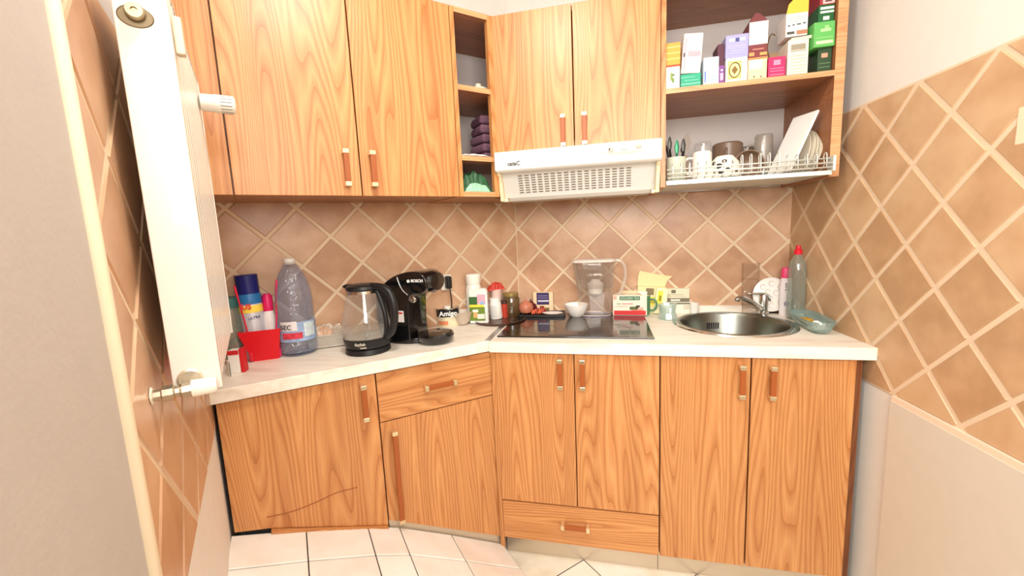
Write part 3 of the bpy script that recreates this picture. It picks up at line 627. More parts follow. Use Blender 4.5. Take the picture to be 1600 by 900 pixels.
sbox('deep green tea box with white bands above the light green box', 1.116, 1.160, 1.9480, 1.999, P((20, 90, 44), .45), prints=[(.1, .76, .98, .9, (236, 240, 226)), (.1, .54, .98, .66, (236, 240, 226)), (.3, .12, .7, .34, (220, 232, 210))])
sbox('red and pink tea box on top of the right stack', 1.118, 1.160, 2.0007, 2.055, P((150, 44, 52), .45), prints=[(.2, .04, 1, .9, (240, 176, 172)), (.35, .14, .8, .24, (90, 60, 60))])

# ------------------------------------------------------------------ things in the corner shelf unit
def U3(x, y, z): p_ = UB + BD * (.818 + x) - NB * y; return Vector((p_.x, p_.y, z))
t = thing('wooden_tray', 'thin pale wooden board on the top corner shelf', 'tray', U3(.045, .07, 1.8535), RZU)
link('board', *join(bx(-.022, .028, -.03, .05, 0, .005), bx(-.022, -.019, -.03, .05, .005, .012)), P((214, 170, 130), .5), t, bevel=.001)
t = thing('covered_dish', 'round beige covered dish on the top corner shelf', 'dish', U3(.155, .10, 1.8535))
lathe('dish_body', [(.026, 0), (.04, .012), (.042, .02), (.0, .02)], P((206, 190, 164), .35), t)
lathe('dish_lid', [(.04, .02), (.036, .03), (.02, .037), (.012, .038), (.012, .048), (.0, .05)], P((222, 208, 184), .35), t)
for k in range(5):
    t = thing('folded_towel', ['bottom', 'second from bottom', 'middle', 'second from top', 'top'][k] + ' folded dusky purple towel of the corner shelf stack', 'towel', U3(.170, .13, 1.6065 + .014 + k * .036), RZU + random.uniform(-.1, .1), group='folded towels in the corner shelf')
    box('towel_fold', (-.02, .05, -.05, .06, -.014, .017), P((104, 72, 90), .9, bump=.6, bscale=150), t, bevel=.012, seg=3)
    box('towel_fold', (-.019, .048, -.052, .05, .0, .019), P((116, 82, 98), .9, bump=.6, bscale=150), t, bevel=.008, seg=3)
def crumple(nx, ny, w_, d, h, amp, f=1.0, seed=1):
    rnd = random.Random(seed); V, F = [], []
    for i in range(nx + 1):
        for j in range(ny + 1):
            a, b_ = i / nx, j / ny; e_ = min(1, 6 * min(a, 1 - a)) * min(1, 6 * min(b_, 1 - b_))
            V.append(((a - .5) * w_ + rnd.uniform(-1, 1) * amp * .4, (b_ - .5) * d + rnd.uniform(-1, 1) * amp * .4, e_ * (h * (math.sin(a * PI) * .5 + .5) + rnd.uniform(-1, 1) * amp)))
    for i in range(nx):
        for j in range(ny): k = i * (ny + 1) + j; F.append((k, k + ny + 1, k + ny + 2, k + 1))
    return V, F
t = thing('cloth', 'white folded cloth lying on the middle corner shelf', 'cloth', U3(.078, .05, 1.6065), RZU)
link('cloth_sheet', *crumple(12, 8, .13, .11, .010, .003, seed=3), P((236, 228, 220), .8), t, smooth=True, sub=1, solid=.002)
t = thing('plastic_bag', 'crumpled green plastic bag in the bottom of the corner shelf', 'bag', U3(.085, .08, 1.4755), RZU)
link('bag_film', *crumple(16, 12, .14, .15, 0.075, .008, seed=5), P((48, 92, 62), .25, alpha=.92, var=.5, vscale=40), t, solid=.001)
link('bag_film', *crumple(12, 5, .11, .05, .03, .006, seed=8), P((150, 206, 170), .25, var=.3), t, solid=.001, loc=(-.005, -.055, .0))

# ------------------------------------------------------------------ radiator (frame: x toward camera along front left wall, y into the room)
RD = math.atan2(NB.y, NB.x)
rd = thing('radiator', 'white ribbed panel radiator hung on the tiled wall at the left', 'radiator', KD, RD)
A0_, A1_, F0, F1, Z0, Z1 = .50, .967, .029, .087, 1.100, 1.695
poly = []; n = 14; pitch = (A1_ - A0_ - .03) / n
for i in range(n):
    x = A0_ + .015 + i * pitch
    poly += [(x, F1 - .012), (x + pitch * .22, F1 - .012), (x + pitch * .32, F1), (x + pitch * .88, F1), (x + pitch, F1 - .012)]
poly = [(A0_ + .002, F1 - .0145), (A0_ + .002, F1 - .012)] + poly + [(A1_ - .002, F1 - .012), (A1_ - .002, F1 - .0145)]
pts = []
for p_ in poly:
    if not pts or pts[-1] != p_: pts.append(p_)
prism('ribbed_panel', pts, Z0 + .01, Z1 - .01, ENAMEL, rd, axis='z', bevel=.001)
box('rear_panel', (A0_ + .004, A1_ - .004, F0, F0 + .012, Z0 + .01, Z1 - .01), ENAMEL, rd)
e1 = box('side_cover', (A1_ - .003, A1_ + .001, F0, F1 + .001, Z0, Z1), ENAMEL, rd, bevel=.0018, seg=3)
box('side_cover', (A0_ - .001, A0_ + .003, F0, F1 + .001, Z0, Z1), ENAMEL, rd, bevel=.0018)
link('top_grille', *join(*([bx(A0_, A1_, F0, F0 + .006, Z1 - .006, Z1), bx(A0_, A1_, F1 - .006, F1, Z1 - .006, Z1)] + [bx(A0_ + .01 + i * .0155, A0_ + .014 + i * .0155, F0, F1, Z1 - .006, Z1 - .001) for i in range(28)])), ENAMEL, rd)
lathe('plug_recess', [(.0145, .0), (.0135, .0012), (.0135, .0006), (0, .0006)], P((120, 104, 78), .4, .6), rd, sy=1.35, loc=(A1_ + .001, .052, 1.628), rot=(0, PI / 2, 0))
lathe('plug', [(.011, 0), (.011, .006), (.009, .010), (.004, .010), (.004, .007), (0, .007)], P((176, 160, 128), .3, .8), rd, loc=(A1_ + .002, .0525, 1.632), rot=(0, PI / 2, 0))
lathe('inlet_ring', [(.016, 0), (.016, .003), (.013, .004), (.012, .002), (0, .002)], P((206, 196, 176), .3, .7), rd, loc=(A1_ + .001, .050, 1.122), rot=(0, PI / 2, 0))
box('bracket', (.925, .94, F1 + .001, F1 + .012, 1.598, 1.650), P((222, 206, 180), .45), rd, bevel=.002)
vx = A1_ + .020
tube('valve', [(vx - .020, .050, 1.112), (vx - .004, .050, 1.112), (vx, .05, 1.112)], .008, CHROME, rd, seg=14)
lathe('valve_body', [(.0085, 0), (.0085, .016), (.0115, .018), (.0115, .030), (.008, .032), (.008, .037), (.011, .040), (.011, .052)], P((190, 180, 160), .25, .9), rd, seg=8, smooth=False, loc=(vx, .002, 1.112), rot=(-PI / 2, 0, 0))
lathe('lime_crust', [(.013, 0), (.011, .002), (.0, .003)], P((232, 220, 196), .9, bump=.8, bscale=300), rd, seg=14, loc=(vx, .007, 1.112), rot=(-PI / 2, 0, 0))
lathe('valve_cap', [(.012, 0), (.0125, .002), (.0118, .026), (.009, .030), (0, .031)], P((244, 236, 222), .35), rd, seg=28, loc=(vx, .053, 1.112), rot=(-PI / 2, 0, 0))
th = lathe('thermostat_head', [(.012, 0), (.018, .004), (.0185, .028), (.0195, .030), (.0195, .064), (.015, .068), (0, .069)], P((240, 234, 222), .35), rd, seg=32, loc=(A0_ + .07, F1, 1.632), rot=(-PI / 2, 0, 0))
for i in range(16):
    a = 2 * PI * i / 16
    box('groove', (-.0008, .0008, -.0003, .0004, .040, .062), P((120, 112, 104), .6), th, loc=(.0195 * math.cos(a), .0195 * math.sin(a), 0), rot=(0, 0, a + PI / 2))

# ------------------------------------------------------------------ things on the left worktop
def thB(name, label, cat, u, d, rz=0, v=520, group=None, rot=None):
    p_ = flat(PB(u, v, d)); return thing(name, label, cat, p_, rz, group, rot)
def hB(u, v, d): return PB(u, v, d).z - CT
# red and white pack
p_ = flat(PZ(371, 583))
t = thing('packet', 'small red and white packet at the left end of the worktop', 'packet', p_, .40)
box('packet_body', (-.022, .010, 0, .03, 0, .074), P((238, 234, 228), .4), t, bevel=.002)
box('red_side', (.0105, .022, .001, .030, 0, .078), P((206, 28, 38), .4), t, bevel=.002); box('red_band', (-.022, .010, -.001, 0, .060, .074), P((206, 40, 46), .4), t)
# spring-like coil bound pad
p_ = flat(PZ(358, 588))
t = thing('coil_notebook', 'small white coil-bound pad next to the red packet', 'notebook', p_, -.5)
box('cover', (-.014, .006, 0, .004, 0, .05), P((236, 232, 222), .5), t)
for i in range(9): link('coil_ring', *tube_m([(.008 + .004 * math.cos(a), .002, .004 + i * .005 + .003 * math.sin(a)) for a in [2 * PI * k / 10 for k in range(10)]], .0008, 5, True), DARK, t)
# jar with teal lid
t = thB('glass_jar', 'clear jar with teal lid at the far left by the radiator', 'jar', 363, .038)
h_ = hB(363, 464, .038); lathe('jar_body', [(.0, 0), (.03, 0), (.034, .01), (.034, h_ * .75), (.028, h_ * .85)], clear((150, 170, 160), .25, .5), t); lathe('lid', [(.031, h_ * .85), (.032, h_ * .86), (.032, h_), (.0, h_)], P((58, 108, 104), .4), t)
# red caddy with brushes
cp = (PZ(397, 565) + PZ(435, 560)) / 2; rzc = math.atan2((PZ(435, 560) - PZ(397, 565)).y, (PZ(435, 560) - PZ(397, 565)).x)
CRED = P((216, 18, 32), .35)
ca = thing('caddy', 'bright red plastic caddy between the red packet and water bottle', 'caddy', flat(cp), rzc)
hc = .108; wb_, wt_ = .0385, .060
V = []
for z_, w_, y0_, y1_ in ((0, wb_, 0, .05), (hc, wt_, -.012, .062)):
    V += [(-w_ - (.012 if z_ else 0), y0_, z_), (w_ - (.006 if z_ else -.0), y0_, z_), (w_ - (.006 if z_ else 0), y1_, z_), (-w_ - (.012 if z_ else 0), y1_, z_)]
link('bucket', V, [(0, 3, 2, 1), (0, 1, 5, 4), (1, 2, 6, 5), (2, 3, 7, 6), (3, 0, 4, 7)], CRED, ca, solid=.0025)
# can, in the caddy
t = thing('spray_can', 'blue-capped spray can with yellow band standing in the red caddy', 'spray can', flat(PB(402, 540, .040), CT + .004), 0, rot=(0, -.03, .2))
hs = hB(395, 429, .04) - .004; r_ = .036
lathe('can_body', [(0, 0), (r_, 0), (r_, hs * .74), (r_ * .93, hs * .78)], P((206, 206, 214), .3, .2), t)
lathe('blue_band', [(r_ + .0006, hs * .66), (r_ + .0006, hs * .76), (r_ * .95, hs * .78)], P((36, 110, 170), .35), t, caps=False)
lathe('yellow_band', [(r_ + .0008, hs * .56), (r_ + .0008, hs * .645)], P((244, 214, 84), .35), t, caps=False)
lathe('lower_band', [(r_ + .0007, hs * .14), (r_ + .0007, hs * .26)], P((70, 52, 90), .4), t, caps=False)
lathe('cap', [(r_ * .95, hs * .77), (r_ * .97, hs), (r_ * .9, hs * 1.005), (0, hs * 1.005)], P((22, 30, 110), .35), t)
text('US', .026, P((224, 70, 60), .4), t, (r_ * 1.03 * math.cos(-1.32), r_ * 1.03 * math.sin(-1.32), hs * .635), depth=.0012, bold=True, rot=(PI / 2, .1, -1.32 + PI / 2))
text('ULTRA', .012, P((44, 56, 120), .4), t, (r_ * 1.03 * math.cos(-.8), r_ * 1.03 * math.sin(-.8), hs * .5), depth=.001, rot=(PI / 2, -.1, -.8 + PI / 2))
for s_, e_, c, nm, lb in (((366, 446), (387, 520), (214, 30, 60), 'brush', 'thin red stick leaning out of the caddy at the left'), ((432, 437), (432, 515), (226, 36, 96), 'brush', 'pink handled brush upright at right of the caddy')):
    a, b_ = PB(*s_, .085), PB(*e_, .085); base = Vector((b_.x, b_.y, CT + .004))
    t = thing(nm, lb, 'brush', base)
    tube('handle', smoothpts([b_ - base - Vector((0, 0, .03)), (b_ - base), (a - base) * .6 + (b_ - base) * .4, a - base], 4), [.0026] * 9 + [.003, .0034, .0038, .0026][:4], P(c, .3), t)
    box('brush_head', (-.006, .006, -.004, .004, .0, .03), P((c[0], c[1] + 10, c[2]), .5), t, bevel=.002)
t = thB('detergent_bottle', 'white bottle with pink cap behind the red caddy', 'bottle', 424, .032)
h_ = hB(424, 458, .032); lathe('bottle_body', [(0, 0), (.022, 0), (.024, .01), (.022, h_ * .6), (.014, h_ * .75)], P((236, 226, 222), .35), t); lathe('cap', [(.016, h_ * .73), (.017, h_ * .95), (.01, h_), (0, h_)], P((222, 30, 100), .35), t)
# water bottle
t = thB('water_bottle', 'large ribbed blue-grey plastic water bottle left of the kettle', 'bottle', 465, .067, rz=-.2)
hb_ = hB(452, 403, .067); R_ = .061
prof = [(0, .004), (.03, .0), (.052, .003), (R_, .014), (R_, .05), (R_ * .97, .054), (R_, .058)]
for i in range(6): z_ = .07 + i * .022; prof += [(R_, z_), (R_ * .975, z_ + .006), (R_, z_ + .012)]
z_ = .21; prof += [(R_ * .97, hb_ * .62), (R_ * .86, hb_ * .74), (R_ * .66, hb_ * .84), (R_ * .4, hb_ * .92), (.016, hb_ * .945), (.016, hb_ * .96)]
prof = sorted(prof, key=lambda q_: q_[1]) ; prof[0] = (0, prof[0][1])
lathe('bottle_body', prof, PET, t, seg=40)
lathe('neck_ring', [(.018, hb_ * .935), (.020, hb_ * .94), (.018, hb_ * .95)], P((220, 216, 210), .4), t, caps=False)
lathe('cap', [(.0185, hb_ * .955), (.0185, hb_ * .995), (.016, hb_), (0, hb_)], P((238, 234, 228), .4), t)
def band(parent, name, r, z0, z1, a0, a1, mat, n=14):
    V = []; 
    for i in range(n + 1):
        a = a0 + (a1 - a0) * i / n; V += [(r * math.cos(a), r * math.sin(a), z0), (r * math.cos(a), r * math.sin(a), z1)]
    return link(name, V, [(2 * i, 2 * i + 2, 2 * i + 3, 2 * i + 1) for i in range(n)], mat, parent, smooth=True)
FA = -.60
band(t, 'paper_label', R_ + .001, .055, .125, FA - 1.5, FA + 1.5, P((150, 172, 206), .4, var=.5, vscale=60))
band(t, 'label_panel', R_ + .0015, .095, .128, FA - 1.0, FA - .05, P((226, 220, 220), .4)); band(t, 'label_berries', R_ + .0016, .066, .088, FA - .9, FA + .2, P((206, 60, 76), .4, var=.6, vscale=90))
band(t, 'label_ice', R_ + .0017, .07, .12, FA + .3, FA + 1.0, P((206, 220, 236), .4, var=.4, vscale=120))
text('SEC', .024, P((40, 40, 46), .4), t, ((R_ + .003) * math.cos(FA - .62), (R_ + .003) * math.sin(FA - .62), .108), rot=(PI / 2, 0, FA - .62 + PI / 2), depth=.0006)
# clear food box with wrapped food
pA, pB_ = PZ(492, 547), PZ(536, 541)
t = thing('food_box', 'clear rectangular plastic food box left of the kettle', 'food container', flat((pA + pB_) / 2), math.atan2((pB_ - pA).y, (pB_ - pA).x))
link('tub', [(-.066, 0, .0), (.066, 0, 0), (.066, .045, 0), (-.066, .045, 0), (-.074, -.006, .05), (.074, -.006, .05), (.074, .05, .05), (-.074, .05, .05)], [(0, 3, 2, 1), (0, 1, 5, 4), (1, 2, 6, 5), (2, 3, 7, 6), (3, 0, 4, 7)], clear((232, 222, 206), .3, .5), t, solid=.002)
tube('rim', [(-.074, -.006, .05), (.074, -.006, .05), (.074, .05, .05), (-.074, .05, .05)], .0025, P((200, 190, 176), .3), t, closed=True)
tube('base_seam', [(-.066, -.001, .003), (.066, -.001, .003)], .0014, P((110, 100, 84), .4), t)
t2 = thing('wrapped_food', 'crinkled clear wrap with orange food on the food box', 'food', (t.location.x, t.location.y, CT + .051), t.rotation_euler.z)
link('wrap', *crumple(14, 8, .14, .05, .03, .012, seed=12), clear((240, 228, 208), .3, .5, .1, 1, 90), t2, loc=(0, .022, 0)); link('food', *crumple(6, 4, .06, .03, .026, .006, seed=13), P((230, 150, 90), .5, var=.4), t2, loc=(-.01, .022, 0))
# kettle
kp = push(PZ(577, 556), .072)
kt = thing('kettle', 'glass electric kettle with black lid, handle and base', 'kettle', flat(kp), -.20)
kt.scale = (1, 1, .955)
lathe('power_base', [(0, 0), (.076, 0), (.079, .004), (.076, .020), (.07, .022)], BLACKM, kt, seg=48)
lathe('collar', [(.0715, .022), (.077, .026), (.082, .055), (.082, .060), (.0, .060)], BLACKM, kt, seg=48)
lathe('glass_jug', [(.0815, .060), (.086, .085), (.084, .11), (.076, .15), (.065, .19), (.056, .218), (.0525, .232)], GLASS, kt, seg=48, caps=False)
lathe('water', [(.080, .061), (.083, .083), (.0832, .088), (.0, .088)], clear((232, 228, 214), .16, .3), kt, seg=48)
lathe('metal_band', [(.0545, .224), (.0535, .236)], CHROME, kt, seg=48, caps=False)
lathe('lid', [(.055, .234), (.059, .240), (.056, .250), (.045, .256), (0, .257)], BLACKM, kt, seg=48)
prism('spout', [(-.088, .247), (-.058, .232), (-.05, .25), (-.07, .256)], -.016, .016, BLACKM, kt, bevel=.004)
tube('spout_lip', smoothpts([(-.058, 0, .232), (-.078, 0, .228), (-.076, 0, .214), (-.068, 0, .212)], 4), .0028, P((170, 150, 110), .3, .6), kt)
tube('handle', smoothpts([(.040, 0, .249), (.085, 0, .246), (.118, 0, .225), (.132, 0, .185), (.130, 0, .13), (.115, 0, .085), (.088, 0, .062)], 6), [.013] * 6 + [.0135] * 31, BLACKM, kt, seg=12)
tube('handle_spine', smoothpts([(.062, 0, .235), (.076, 0, .20), (.090, 0, .15), (.093, 0, .10), (.086, 0, .055)], 6), .0085, BLACKM, kt, seg=10)
text('Stylish', .0145, P((226, 220, 206), .4), kt, (.083 * math.cos(-1.12), .083 * math.sin(-1.12), .046), rot=(PI / 2 + .05, 0, -1.12 + PI / 2), depth=.0012); text('kettle', .009, P((226, 220, 206), .4), kt, (.083 * math.cos(-1.0), .083 * math.sin(-1.0), .034), rot=(PI / 2 + .05, 0, -1.0 + PI / 2), depth=.0012)
# coffee machine (local x = forward)
cmp_ = flat(PB(640, 500, .165)); 
cm = thing('coffee_machine', 'black capsule coffee machine with round drip tray right of the kettle', 'coffee machine', cmp_, math.radians(-8)); cm.scale = (1.16, 1.1, 1.09)
CMB = BLACK
pr = smoothpts([(-.075, .0, .0), (-.085, 0, .05), (-.088, 0, .11), (-.080, 0, .165), (-.055, 0, .208), (-.015, 0, .236), (.04, 0, .252), (.085, 0, .250), (.108, 0, .228), (.110, 0, .195), (.085, 0, .178), (.045, 0, .172), (.036, 0, .13), (.034, 0, .07), (.036, 0, .02), (.036, 0, .0)], 3)
o = prism('machine_body', [(q_.x, q_.z) for q_ in pr], -.058, .058, CMB, cm, bevel=.02, seg=4)
for p2 in o.data.polygons: p2.use_smooth = True
lathe('water_tank', [(.0, .01), (.055, .01), (.06, .02), (.06, .15), (.052, .19), (.03, .205), (0, .208)], P((30, 32, 34), .12, alpha=.85), cm, cx=-.072, cy=.02)
tube('silver_ring', smoothpts([(.004, -.0595, .236), (.010, -.0600, .215), (.022, -.0600, .19), (.040, -.0595, .174)], 5), .0018, P((190, 190, 190), .25, .9), cm)
lathe('head_cap', [(.0, .0), (.045, .002), (.055, .012), (.056, .05), (.05, .058)], CMB, cm, loc=(.122, 0, .214), rot=(0, -PI / 2, 0), sx=.68)
lathe('nozzle', [(.012, 0), (.012, .006), (.006, .010), (0, .01)], CHROME, cm, loc=(.055, -.052, .158), rot=(PI / 2, 0, 0))
lathe('foot', [(0, 0), (.085, 0), (.088, .008), (.085, .018), (0, .018)], CMB, cm, seg=40, cx=-.01, sy=.72)
lathe('drip_tray', [(0, .002), (.045, .002), (.058, .012), (.062, .028), (.058, .036), (.02, .040), (0, .040)], CMB, cm, seg=40, cx=.105, cy=-.012)
box('drip_slot', (.09, .125, -.018, -.012, .040, .0412), P((190, 190, 186), .3, .7), cm)
box('code_sticker', (-.008, .018, -.0592, -.0583, .078, .118), P((232, 224, 220), .5), cm); box('sticker_heading', (-.004, .014, -.0597, -.0592, .107, .113), P((200, 60, 60), .5), cm)
text('BOSCH', .0135, P((232, 232, 228), .4), cm, (.078, -.0595, .222), depth=.0008, bold=True); lathe('logo_ring', [(.0055, 0), (.0055, .001), (0, .001)], P((232, 232, 228), .4), cm, loc=(.046, -.0590, .2215), rot=(PI / 2, 0, 0))
# socket with plug and cord
sp = PB(697, 441, .008)
so = thing('wall_socket', 'white round-cornered double wall socket behind the coffee machine', 'socket', sp, RZU)
box('plate', (-.028, .024, -.012, 0, -.036, .036), P((242, 236, 222), .4), so, bevel=.01, seg=4)
pl = thing('power_plug', 'black plug with thin cord hanging from the wall socket', 'plug', sp + NB * .0125, RZU)
box('plug_body', (-.014, .010, -.034, 0, -.026, .030), BLACKM, pl, bevel=.007, seg=3)
tube('cord', smoothpts([(.002, -.02, -.024), (.004, -.022, -.05), (.006, -.022, -.09), (.005, -.016, -.13)], 6), .0028, BLACKM, pl)
# tin can
p_ = push(PZ(701, 511), .045)
t = thing('coffee_tin', 'coffee tin with black top band and cup picture behind the drip tray', 'tin', flat(p_), 0)
lathe('tin_body', [(0, 0), (.05, 0), (.051, .002), (.050, .045)], P((236, 214, 180), .35, var=.35, vscale=30), t); lathe('black_band', [(.0505, .045), (.0505, .078)], BLACKM, t, caps=False)
lathe('tin_rim', [(.0515, .078), (.052, .082), (.049, .082), (.048, .079), (.0, .079)], CHROME, t)
lathe('lid_knob', [(.016, .079), (.016, .088), (.0, .089)], P((230, 222, 210), .4), t)
band(t, 'orange_print', .0508, .010, .028, -2.2, -1.2, P((236, 140, 96), .5, var=.4, vscale=50))
text('Amigo', .030, P((245, 243, 238), .4), t, (.0525 * math.cos(-1.15), .0525 * math.sin(-1.15), .061), rot=(PI / 2, 0, -1.15 + PI / 2), depth=.0015, bold=True)
# round tray with things
tc_ = flat(PZ(757, 494)); 
if tc_.dot(NB) < .118: tc_ += NB * (.118 - tc_.dot(NB))
tr_ = thing('round_tray', 'round dark brown tray in the corner holding cartons and jars', 'tray', tc_)
lathe('tray_body', [(0, .003), (.108, .003), (.116, .012), (.119, .012), (.112, 0), (0, 0)], P((84, 56, 42), .3), tr_, seg=48)
TZ = CT + .0035
def tray(u, v, off=0): return flat(push(PZ(u, v, TZ), off), TZ)
t = thing('bowl', 'grey-white bowl at the back left of the round tray', 'bowl', flat(PB(722, 490, .062), TZ)); lathe('bowl_body', [(0, .002), (.022, 0), (.036, .02), (.046, .052), (.052, .058), (.049, .058), (.034, .024), (0, .008)], P((206, 190, 172), .35), t)
p0_ = tray(749, 505)
t = carton('milk_carton', 'green and white drink carton at the front of the round tray', 'carton', p0_, .082, .034, .142, rz=.12, mat=P((240, 238, 228), .45), lid=False, prints=[(0, .48, .45, .85, (60, 104, 50)), (.0, .08, .85, .52, (110, 136, 48)), (0, .52, .8, .60, (240, 220, 70)), (.2, .18, .42, .40, (214, 168, 110)), (.17, .36, .48, .44, (248, 244, 226)), (.42, .14, .82, .30, (232, 232, 214)), (.45, .62, .9, .92, (236, 170, 186)), (.6, .60, .85, .7, (150, 180, 220))])
prism('gable', [(-.041, .142), (.041, .142), (.034, .156), (-.034, .156)], .003, .031, P((236, 234, 222), .45), t)
box('dark_side', (-.0415, -.041, .001, .033, .004, .138), P((40, 44, 34), .5), t)
t = thing('milk_bottle', 'white plastic bottle with wide lid behind the green carton', 'bottle', flat(PB(741, 470, .055), TZ))
h_ = hB(741, 429, .055); lathe('bottle_body', [(0, 0), (.034, 0), (.036, .01), (.036, h_ * .7), (.030, h_ * .8)], P((238, 232, 220), .35), t); lathe('cap', [(.032, h_ * .8), (.034, h_ * .82), (.034, h_ * .97), (.028, h_), (0, h_)], P((244, 238, 226), .4), t)
p0_ = tray(776, 499, .027)
t = thing('supplement_bottle', 'small white bottle with printed lines beside the green carton', 'bottle', p0_, 0, rot=(0, -.06, 0)); lathe('bottle_body', [(0, 0), (.028, 0), (.030, .004), (.029, .07), (.024, .085)], P((240, 236, 228), .4), t); lathe('cap', [(.025, .085), (.025, .098), (0, .099)], P((246, 244, 238), .4), t)
for i in range(7): band(t, 'print_line', .0302, .012 + i * .008, .014 + i * .008, -2.3, -1.1, P((170, 168, 164), .5))
t = thing('strainer_net', 'red mesh net bag behind the white bottles in the corner', 'net bag', flat(PB(776, 470, .03), TZ)); hz = hB(776, 442, .03)
link('net', *crumple(14, 6, .09, .035, .03, .008, seed=21), P((214, 60, 44), .4, alpha=.8), t, loc=(0, 0, hz - .035), rot=(0, 0, RZU)); lathe('bag_base', [(0, 0), (.024, 0), (.026, hz - .034), (0, hz - .03)], P((220, 190, 178), .5), t)
t = thing('spice_jar', 'slim jar with red contents between white bottle and brown jar', 'jar', flat(PB(788, 480, .075), TZ)); lathe('jar_body', [(0, 0), (.016, 0), (.017, .06), (.012, .066)], P((180, 60, 40), .3), t); lathe('lid', [(.014, .066), (.014, .082), (0, .083)], P((70, 44, 36), .4), t)
p0_ = tray(774, 503, 0); t = thing('teaspoon', 'white plastic spoon lying at the edge of the round tray', 'spoon', flat(PZ(786, 495), TZ + .014), .4)
tube('handle', [(-.05, .01, 0), (-.01, 0, .002)], .0025, WHITE, t); lathe('spoon_bowl', [(0, 0), (.008, .002), (.010, .005)], WHITE, t, sx=1.3)
p0_ = flat(push(PZ(800, 497), .040))
if p0_.dot(NB) < .055: p0_ += NB * (.055 - p0_.dot(NB))
t = thing('glass_jar', 'brown tinted glass jar with metal lid at the worktop corner', 'jar', p0_)
lathe('jar_body', [(0, 0), (.036, 0), (.040, .006), (.040, .09), (.033, .102)], clear((110, 84, 50), .45, .5), t); lathe('lid', [(.036, .100), (.037, .102), (.037, .116), (.03, .118), (0, .118)], P((170, 148, 90), .3, .5), t)
# ------------------------------------------------------------------ behind the hob
HZ = CT + .0065
t = thing('baking_tray', 'dark rectangular tray with peelings at the back left of the hob', 'tray', (.135, -.115, HZ), .05)
link('tray_body', *join(bx(-.105, .105, -.05, .05, 0, .003), bx(-.108, -.102, -.053, .053, .0, .012), bx(.102, .108, -.053, .053, 0, .012), bx(-.108, .108, -.053, -.048, 0, .012), bx(-.108, .108, .048, .053, 0, .012)), P((44, 40, 40), .3, .4), t, bevel=.001)
t = thing('plate', 'small white oval plate on the dark tray behind the hob', 'plate', (.185, -.12, HZ + .0035)); lathe('plate_body', [(0, .002), (.03, .002), (.046, .010), (.048, .010), (.03, 0), (0, 0)], P((238, 226, 218), .3), t, sy=.7)
def onion(label, loc, r, col, rz=0):
    t = thing('onion', label, 'onion', loc, rz); lathe('bulb', [(0, 0), (r * .35, .002), (r * .8, r * .3), (r, r * .85), (r * .85, r * 1.35), (r * .4, r * 1.7), (r * .12, r * 1.85), (.002, r * 2.15)], P(col, .3, var=.35, vscale=50), t); tube('root', [(0, 0, .004), (.002, 0, .0)], .004, P((200, 170, 130), .8), t)
    return t
onion('shiny copper-brown onion at left end of the dark tray', (.055, -.105, HZ + .0035), .036, (196, 120, 92))
onion('small dark red onion behind the copper-brown onion', (.068, -.038, CT), .034, (92, 28, 34))
t = thing('vegetable_peel', 'orange and red peel curls on the dark tray', 'peel', (.112, -.105, HZ + .004), .3)
for k in range(6):
    a = random.uniform(0, 6); tube('peel_curl', smoothpts([(-.03 + k * .01, -.01, .003), (-.02 + k * .01, .0, .018 + .004 * (k % 3)), (-.008 + k * .009, .008, .012), (.004 + k * .008, .012, .003)], 4), .0045, P([(226, 110, 60), (206, 90, 70), (170, 70, 56)][k % 3], .4), t, seg=6)
t = carton('box', 'small cream carton with navy label standing behind the hob', 'box', flat(PA(849, 482, -.045)), .098, .03, .106, rz=.02, mat=P((238, 210, 170), .5), lid=False, prints=[(.18, .42, .80, .98, (56, 44, 90)), (.25, .82, .74, .85, (150, 140, 180)), (.25, .72, .74, .75, (150, 140, 180)), (.24, .56, .78, .63, (224, 220, 232)), (.32, .12, .55, .36, (150, 66, 50)), (.6, .1, .8, .28, (128, 110, 62))])
t = mug('glass', 'tiny clear shot glass behind the white bowl', 'glass', flat(PA(893, 478, -.055)), .016, .062, GLASS, handle_=False)
t = thing('bowl', 'small white china bowl on the back of the hob', 'bowl', flat(push(PZ(901, 498), .03), HZ)); lathe('bowl_body', [(0, .003), (.026, 0), (.030, .004), (.044, .022), (.053, .048), (.055, .056), (.052, .056), (.04, .024), (0, .010)], P((246, 240, 232), .25), t, seg=40)
# pitcher
pp = flat(PA(931, 480, -.105), HZ)
pt = thing('filter_pitcher', 'clear plastic water filter pitcher with white filter behind the hob', 'pitcher', pp)
hp = PA(934, 405, -.115).z - HZ
CLP = clear((222, 212, 200), .07, .4)
def loft(sections, n=24):
    V, F = [], []
    for (cx, hw, hd_, z_) in sections:
        for i in range(n):
            a = 2 * PI * i / n; c, s = math.cos(a), math.sin(a); k = (abs(c) ** 4 + abs(s) ** 4) ** (-.25)
            V.append((cx + hw * c * k, hd_ * s * k, z_))
    for j in range(len(sections) - 1):
        for i in range(n): F.append((j * n + i, j * n + (i + 1) % n, (j + 1) * n + (i + 1) % n, (j + 1) * n + i))
    return V, F
v_, f_ = loft([(-.004, .068, .042, .0), (-.004, .070, .044, .01), (-.003, .083, .048, hp * .55), (-.008, .094, .052, hp * .96)]); f_.append(tuple(reversed(range(24))))
link('jug', v_, f_, CLP, pt, smooth=True)
v_, f_ = loft([(-.006, .078, .042, hp * .5), (-.008, .088, .048, hp * .93)]); f_.append(tuple(reversed(range(24)))); link('funnel', v_, f_, clear((220, 210, 200), .03, .25), pt, smooth=True)
v_, f_ = loft([(-.008, .097, .054, hp * .955), (-.008, .097, .054, hp * .985), (-.004, .085, .046, hp * 1.0)]); f_.append(tuple(range(48, 72))); link('lid', v_, f_, P((232, 222, 212), .25, alpha=.85), pt)
